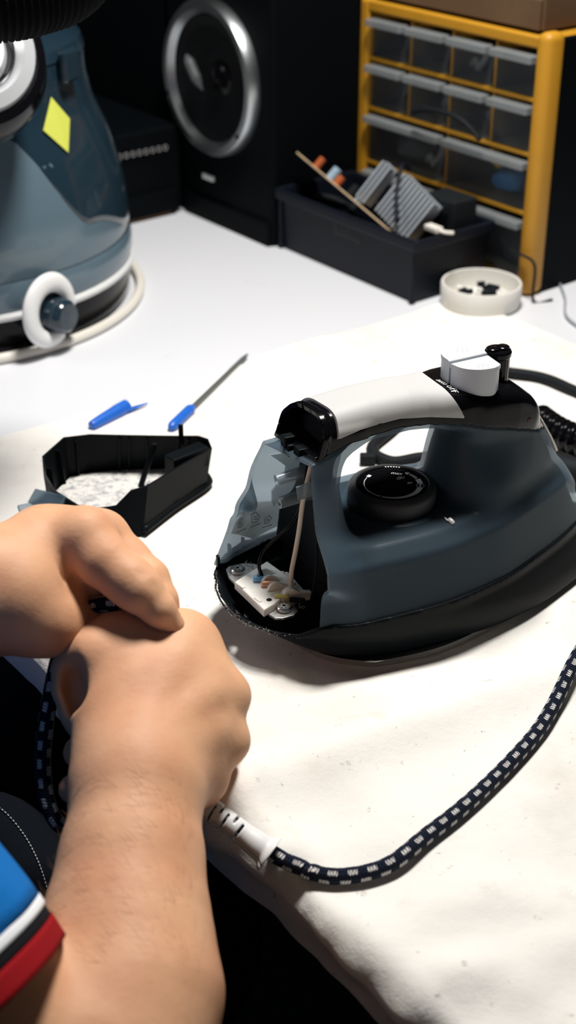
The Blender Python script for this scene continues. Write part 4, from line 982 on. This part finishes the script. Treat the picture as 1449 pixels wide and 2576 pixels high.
rot_ = Matrix.Rotation(math.radians(24), 4, 'Y') @ Matrix.Rotation(math.radians(62), 4, 'X')
sink(rp(.158, .044, .072), rot_, .052, .046, .016, 10, 'large grey finned heat sink tilted in the black bin')
sink(rp(.105, .048, .084), rot_, .016, .044, .014, 3, 'small grey finned heat sink left of the larger one in the bin')
for k, (p, q, z, r_) in enumerate(((.03, .05, .045, .022), (.075, .06, .044, .020), (.135, .072, .044, .018))):
    t = thing('cable_bundle', ['black cable bundle at the left end of the black bin', 'black cable bundle under the circuit board in the bin', 'black cable bundle behind the large heat sink in the bin'][k], 'cable', rp(p, q, .004), RZ, 'cable bundles in the bin')
    rr = random.Random(k); tube('coil', [(r_*math.cos(a*1.1), .8*r_*math.sin(a*1.1), z*.5+z*.45*math.sin(a*.37+k)+.004) for a in np.linspace(0, 16, 30)], .0035, M['blackm'], t, 7, 3)
ts = thing('transformer', 'black boxy transformer at the back of the black bin', 'transformer', rp(.182, .072, .030), RZ)
box('core', (-.022, -.016, 0), (.022, .016, .058), M['blackm'], ts, .002); box('winding', (-.014, -.019, .010), (.014, .019, .048), M['case'], ts, .004)
tag(tube('scrap_wire', [rp(.135, .06, .105), rp(.140, .045, .112), rp(.152, .028, .092), rp(.168, .016, .068)], .0020, M['bin'], None, 8), 'dark wire arching over the large heat sink', 'wire')
pg = thing('connector', 'small white connector on the right rim of the black bin', 'connector', rp(.205, .030, .0655), RZ)
box('shell', (-.010, -.005, 0), (.008, .005, .006), M['cream'], pg, .0015); tube('lead', [(.006, 0, .003), (.012, .003, .002), (.016, .010, .001)], .002, M['cream'], pg, 8)

# white tub
tb = thing('plastic_tub', 'shallow white plastic tub with dark scraps beside the black bin', 'tub', (.186, 1.268, .0))
lathe('wall', [(.0350, .0008), (.0375, .002), (.0388, .010), (.0390, .022), (.0380, .0235), (.0362, .0232), (.0352, .010), (.0345, .004), (.0001, .004)], M['tubew'], tb, 64)
bm = bmesh.new(); rr = random.Random(8)
for k in range(9):
    a = rr.uniform(0, 6.28); q = rr.uniform(0, .022); l = rr.uniform(.003, .008)
    box_bm(bm, (-l, -.003, 0), (l, .003, .005), .0006, 1, Matrix.Translation((q*math.cos(a), q*math.sin(a), .007+rr.uniform(0, .005))) @ Matrix.Rotation(rr.uniform(0, 3), 4, 'Z') @ Matrix.Rotation(rr.uniform(-.5, .5), 4, 'X'))
o = bobj('dark_scrap', bm, M['blackm'], None); o.location = (.186, 1.268, 0); tag(o, 'small black scraps heaped in the white tub', 'scraps', kind='stuff')
bm = bmesh.new()
for k in range(24):
    a = rr.uniform(0, 6.28); q = rr.uniform(.003, .026); l = rr.uniform(.004, .009)
    box_bm(bm, (-l, -.002, 0), (l, .002, .003), .0005, 1, Matrix.Translation((q*math.cos(a), q*math.sin(a), .0045+rr.uniform(0, .006))) @ Matrix.Rotation(rr.uniform(0, 3), 4, 'Z'))
o = bobj('white_scrap', bm, M['tubew'], None); o.location = (.186, 1.268, 0); tag(o, 'small white offcuts mixed with the black scraps in the tub', 'scraps', kind='stuff')

# ------------------------------------------------------------------ the person: two forearms and hands meet in the picture
def person():
    h = .0016
    A = Field((-.17, .33, -.07), (.02, .66, .13), h)
    el = (-0.0895, 0.3738, -0.0026)
    A.chain([(-.27, .465, .185), (-.16, .404, .065), el], [.050, .044, .042], .012)
    A.chain([el, (-0.0777, 0.3948, 0.0078), (-0.0702, 0.4185, 0.0169), (-0.0722, 0.4461, 0.0286), (-0.0719, 0.4762, 0.0428), (-0.0716, 0.4997, 0.0555), (-0.0726, 0.5151, 0.0642)], [.044, .0435, .0405, .0362, .0315, .0262, .0255], .010)
    # wrist and back of the fist
    A.cone((-0.0769, 0.5098, 0.0589), (-0.0805, 0.5362, 0.0688), .026, .0235, .012); A.cone((-0.0644, 0.5113, 0.0576), (-0.0576, 0.5374, 0.0629), .0245, .024, .014)
    K1, K2, K3, K4 = (-0.0519, 0.5798, 0.0882), (-0.0364, 0.5592, 0.0726), (-0.0369, 0.5435, 0.0574), (-0.046, 0.5292, 0.0446)
    for a, k_, ra, rb in (((-0.0751, 0.5374, 0.0629), K1, .022, .0145), ((-0.0693, 0.5355, 0.0595), K2, .022, .0135), ((-0.0652, 0.532, 0.0574), K3, .021, .0130), ((-0.063, 0.5275, 0.0537), K4, .020, .0125)): A.cone(a, k_, ra, rb, .018)
    A.cone((-0.0761, 0.5626, 0.0705), (-0.0592, 0.5662, 0.0727), .030, .026, .018)
    A.cone((-0.0747, 0.5641, 0.0731), (-0.0816, 0.5739, 0.082), .026, .022, .016); A.cone((-0.0892, 0.5782, 0.0814), (-0.058, 0.5821, 0.0823), .0185, .0165, .016)
    for k_, ln in ((K1, (.004, .002, -.002)), (K2, (.0080, -.001, -.001)), (K3, (.0085, -.002, -.002)), (K4, (.0055, -.003, -.002))):
        q = np.array(k_)+np.array(ln); A.cone(q, q, .0094, .0094, .007)
    # fingers curl down from the knuckles, round the grip and back under the palm
    def finger(k_, pip, dip, tip, r): A.chain([k_, pip, dip, tip], [r*1.08, r, r*.93, r*.80], .004)
    finger(K1, (-0.0476, 0.6042, 0.0625), (-0.0694, 0.6048, 0.0516), (-0.0858, 0.5968, 0.0497), .0105)
    finger(K2, (-0.0343, 0.5804, 0.0452), (-0.058, 0.5846, 0.0326), (-0.0885, 0.5757, 0.0371), .0110)
    finger(K3, (-0.036, 0.5627, 0.0306), (-0.0675, 0.5653, 0.0231), (-0.1058, 0.5504, 0.0413), .0104)
    finger(K4, (-0.0442, 0.5426, 0.0239), (-0.0701, 0.5442, 0.0186), (-0.1072, 0.5319, 0.0333), .0092)
    # thumb: from the top of the hand down its left side
    A.chain([(-0.0841, 0.5721, 0.087), (-0.0973, 0.5649, 0.0905)], [.0185, .0158], .012)
    A.chain([(-0.0979, 0.5638, 0.0906), (-0.1065, 0.5595, 0.0852), (-0.11, 0.5551, 0.0775), (-0.1068, 0.5515, 0.0671), (-0.1019, 0.5489, 0.0587)], [.0152, .0100, .0062, .0056, .0050], .006)
    A.cone((-0.1011, 0.5682, 0.0762), (-0.0988, 0.5576, 0.0618), .0165, .0150, .006)
    A.cone((-0.1051, 0.5792, 0.0591), (-0.0999, 0.5828, 0.0654), .0150, .0150, .008); 
    for u_ in ((-0.1062, 0.5554, 0.0819), (-0.1056, 0.5532, 0.0782), (-0.104, 0.5506, 0.0737), (-0.1022, 0.5477, 0.0686)): A.cone(np.array(u_)+.018*np.array([0, -.45, .89]), u_, .0034, .0032, .007, sub=True)
    # tendons
    for a, b in (((-0.0711, 0.5164, 0.0824), (-0.0519, 0.565, 0.0946)), ((-0.0646, 0.5145, 0.0792), (-0.0379, 0.5461, 0.0819)), ((-0.0608, 0.5117, 0.0743), (-0.0366, 0.5316, 0.0688))): A.cone(a, b, .0018, .0018, .012)
    V1, Q1 = A.mesh()
    Bf = Field((-.30, .50, .02), (-.03, .70, .19), h)
    Bf.chain([(-.42, .60, .055), (-.30, .605, .100), (-0.1729, 0.586, 0.115), (-0.1417, 0.5825, 0.1209)], [.046, .042, .032, .0268], .010)
    # palm block, seen from the thumb side
    Bf.cone((-0.1425, 0.5878, 0.1222), (-0.1182, 0.604, 0.1302), .0252, .0190, .012); Bf.cone((-0.1507, 0.5767, 0.1188), (-0.1326, 0.5735, 0.1174), .030, .022, .012)
    Bf.cone((-0.125, 0.6081, 0.1292), (-0.1043, 0.6101, 0.1327), .0200, .0155, .010); Bf.cone((-0.1254, 0.6197, 0.1214), (-0.1045, 0.6251, 0.1188), .020, .016, .010)
    Im, Mm_ = (-0.1017, 0.6, 0.1393), (-0.0962, 0.6187, 0.1276)
    for a in (Im, Mm_): Bf.cone(a, a, .0137, .0137, .008)
    # index finger
    Bf.chain([Im, (-0.0917, 0.5887, 0.1317), (-0.0788, 0.5804, 0.1253), (-0.0732, 0.5764, 0.1223)], [.0135, .0126, .0118, .0112], .006)
    Bf.chain([(-0.0732, 0.5764, 0.1223), (-0.0643, 0.5727, 0.1139), (-0.058, 0.5729, 0.1042)], [.0112, .0086, .0066], .003)
    # middle finger behind it
    Bf.chain([Mm_, (-0.0834, 0.6093, 0.1193), (-0.0717, 0.5993, 0.1141)], [.0130, .0118, .0108], .004)
    Bf.chain([(-0.0717, 0.5993, 0.1141), (-0.0656, 0.5905, 0.1068), (-0.0618, 0.5858, 0.0946)], [.0108, .0095, .0080], .003)
    # ring and little finger folded into the palm
    Bf.chain([(-0.1036, 0.6216, 0.1166), (-0.0981, 0.6045, 0.1151), (-0.0993, 0.5923, 0.1138)], [.011, .0085, .0072], .003)
    Bf.chain([(-0.1144, 0.6137, 0.119), (-0.1083, 0.5934, 0.1198), (-0.1078, 0.5841, 0.1158)], [.012, .0080, .0066], .003)
    Bf.chain([(-0.1376, 0.609, 0.1049), (-0.1157, 0.6101, 0.0967), (-0.0975, 0.6095, 0.0858)], [.02, .016, .010], .006)
    Bf.chain([(-0.0979, 0.6252, 0.1069), (-0.083, 0.6151, 0.0934), (-0.0885, 0.6059, 0.0895)], [.013, .0105, .0095], .005)
    # thumb
    Bf.chain([(-0.1389, 0.5732, 0.1128), (-0.1221, 0.5702, 0.1075), (-0.1156, 0.5709, 0.1049)], [.0215, .0150, .0140], .010)
    Bf.chain([(-0.1156, 0.5718, 0.1064), (-0.1034, 0.5822, 0.0963), (-0.0873, 0.5923, 0.0858), (-0.0779, 0.598, 0.0798)], [.0138, .0124, .0102, .0075], .005)
    for a, b, r_ in (((-0.1119, 0.5819, 0.1399), (-0.1114, 0.5794, 0.1276), .0012), ((-0.0733, 0.5727, 0.1399), (-0.0698, 0.5724, 0.1355), .0008), ((-0.0669, 0.5686, 0.1329), (-0.0636, 0.5693, 0.1301), .0008)): Bf.cone(a, b, r_, r_, .004, sub=True)
    V2, Q2 = Bf.mesh()
    # neck and head, out of the picture to the left
    sh_ = (np.array((-.27, .465, .185))+np.array((-.50, .76, .185)))/2
    Hf = Field(tuple(sh_+np.array([-.13, -.13, -.02])), tuple(sh_+np.array([.15, .15, .36])), .004); hd = sh_+np.array([.02, .016, .19])
    Hf.chain([tuple(sh_), tuple(sh_+np.array([.006, .005, .10]))], [.060, .055], .02); Hf.cone(hd+np.array([-.012, -.01, .035]), hd+np.array([.018, .014, .02]), .080, .072, .03); Hf.cone(hd, hd+np.array([.042, .033, -.06]), .055, .034, .03)
    Hf.cone(hd+np.array([.072, .056, .02]), hd+np.array([.088, .069, -.018]), .008, .013, .012)
    sd = np.array([.6152, -.7884, 0])
    for s in (-1, 1):
        Hf.cone(hd+sd*s*.076+np.array([0, 0, .02]), hd+sd*s*.080+np.array([.002, 0, -.02]), .012, .009, .006); Hf.cone(hd+sd*s*.030+np.array([.075, .058, .022]), hd+sd*s*.030+np.array([.075, .058, .022]), .010, .010, .01, sub=True)
    Hf.cone(hd+sd*.02+np.array([.074, .058, -.045]), hd-sd*.02+np.array([.074, .058, -.045]), .003, .003, .006, sub=True)
    V3, Q3 = Hf.mesh()
    V = np.concatenate([V1, V2, V3]); Q = np.concatenate([Q1, Q2+len(V1), Q3+len(V1)+len(V2)])
    body = obj('person', V, Q, M['skin'], None, True)
    tag(body, 'person in a blue short-sleeved shirt working with both hands on a braided cord', 'person')
    # hair
    Hh = Field(tuple(hd-.13), tuple(hd+.14), .004); Hh.cone(hd+np.array([-.018, -.014, .042]), hd+np.array([.008, .006, .034]), .086, .079, .03); Hh.cone(hd+np.array([.10, .08, -.02]), hd+np.array([.09, .07, -.02]), .085, .085, .02, sub=True)
    V, Q = Hh.mesh(); obj('hair', V, Q, M['hair'], body, True)
    # shirt: torso and two sleeves
    T = Field((-.68, .24, -.42), (-.06, .92, .32), .005); mid = sh_
    a = (-.27, .465, .185); b = (-.50, .76, .185)
    T.chain([a, b], [.070, .070], .03); T.cone((-.37, .53, .10), (-.47, .66, .10), .105, .105, .05); T.cone((-.40, .50, -.20), (-.49, .62, -.20), .12, .12, .05); T.cone((-.385, .51, -.05), (-.48, .635, -.05), .11, .11, .05)
    T.chain([a, (-.225, .440, .138)], [.066, .064], .02); T.chain([b, (-.455, .67, .12)], [.066, .060], .03)
    V, Q = T.mesh(); sh = obj('shirt', V, Q, M['shirt'], body, True)
    # right sleeve with its trimmed hem
    s0 = np.array((-.225, .440, .138)); s1 = np.array((-0.1302, 0.3803, 0.0426)); d = (s1-s0)/np.linalg.norm(s1-s0)
    def ringtube(name, t0, t1, r0, r1, m, par, n=60, k=14, wr=.003):
        V, F = [], []; u = np.cross(d, (0, 0, 1)); u /= np.linalg.norm(u); v = np.cross(d, u)
        for j in range(k+1):
            t = t0+(t1-t0)*j/k; c = s0+d*t; r = r0+(r1-r0)*j/k
            for i in range(n):
                an = 2*PI*i/n; rr = r+wr*noise.noise((math.cos(an)*1.6+4, math.sin(an)*1.6, t*22)); V.append(c+rr*(math.cos(an)*u+math.sin(an)*v))
        for j in range(k): F += [(j*n+i, j*n+(i+1) % n, (j+1)*n+(i+1) % n, (j+1)*n+i) for i in range(n)]
        o = obj(name, V, F, m, par, True); so_ = o.modifiers.new('thick', 'SOLIDIFY'); so_.thickness = .0014; return o
    L = np.linalg.norm(s1-s0)
    sl = ringtube('sleeve', -.03, L-.020, .064, .0530, M['shirt'], sh, k=24, wr=.006)
    ringtube('white_piping', L-.0200, L-.0155, .0540, .0538, M['shirtw'], sh, k=3)['label'] = 'white stripe on the sleeve hem'
    ringtube('black_band', L-.0155, L-.0105, .0530, .0528, M['shirtk'], sh, k=3)['label'] = 'black stripe on the sleeve hem'
    ringtube('red_band', L-.0105, L, .0534, .0528, M['shirtr'], sh, k=4)['label'] = 'red band on the sleeve hem'
    # trousers
    Tr = Field((-.62, .18, -.46), (.14, 1.02, -.045), .006)
    for hp_, kn in (((-.385, .46, -.26), (-.085, .60, -.145)), ((-.495, .63, -.26), (-.14, .84, -.16))):
        Tr.chain([hp_, kn], [.090, .070], .03)
    Tr.cone((-.40, .48, -.25), (-.49, .62, -.25), .11, .11, .04)
    seam = [(-0.1915, 0.6486, -0.085), (-0.1716, 0.6328, -0.085), (-0.1558, 0.6126, -0.085), (-0.1441, 0.5915, -0.085), (-0.1353, 0.5699, -0.085), (-0.1277, 0.545, -0.085)]
    sm2 = spline(seam, 8)
    for i in range(len(sm2)-1): Tr.cone(sm2[i]-np.array([0, 0, .014]), sm2[i+1]-np.array([0, 0, .014]), .0135, .0135, .02)
    V, Q = Tr.mesh(); tr = obj('trousers', V, Q, M['denim'], body, True); tr['label'] = 'black denim trousers'
    from mathutils.bvhtree import BVHTree
    bv = BVHTree.FromPolygons([tuple(map(float, v)) for v in V], [tuple(map(int, q)) for q in Q])
    V, F = [], []
    for i in range(2, len(sm2)*2):
        u = i/2; k = int(u)
        if k >= len(sm2)-1: break
        if i % 2: continue
        p0 = sm2[k]+(sm2[k+1]-sm2[k])*(u-k); ht = bv.ray_cast(Vector((p0[0], p0[1], .3)), Vector((0, 0, -1)))[0]; p0[2] = (ht.z if ht else p0[2])+.0007; d2 = (sm2[k+1]-sm2[k]); d2 = d2/np.linalg.norm(d2)
        v, f, _ = tube_data(spline([p0, p0+d2*.0009+np.array([0, 0, .0003]), p0+d2*.0017], 2), .0004, 5); o_ = len(V); V += v; F += [tuple(j+o_ for j in g) for g in f]
    st_ = obj('stitching', V, F, M['thread'], tr); st_['label'] = 'grey seam stitching'; st_['kind'] = 'stuff'
    # fine forearm hair and a mole
    me = body.data; pts = []; rr = random.Random(5); vs = me.vertices
    V, F = [], []
    ax0 = np.array((-0.0716, 0.4997, 0.0555)); ax1 = np.array((-0.0702, 0.4185, 0.0169)); dd = (ax1-ax0)/np.linalg.norm(ax1-ax0); LL = np.linalg.norm(ax1-ax0)
    for _ in range(4200):
        v = vs[rr.randrange(len(V1))]; c = np.array(v.co); t = (c-ax0)@dd
        if t < .0 or t > LL or v.normal.z < .5 or np.linalg.norm(c-ax0-dd*t) > .046: continue
        n_ = np.array(v.normal); side_ = np.cross(dd, n_); dr = -dd*.55+side_*(.7+rr.uniform(-.5, .5))+n_*.22; dr /= np.linalg.norm(dr); l = rr.uniform(.006, .013)
        q, f, _u = tube_data(np.array([c-n_*.0003, c+dr*l*.5+n_*.0004, c+dr*l-n_*.0002]), [.00004, .000036, .000012], 3, False); o_ = len(V); V += q; F += [tuple(j+o_ for j in g) for g in f]
    if V:
        M['armhair'] = mat('brown arm hair', (.26, .125, .06), .6); ah = obj('arm_hair', V, F, M['armhair'], body); ah['kind'] = 'stuff'
    return body
body = person()
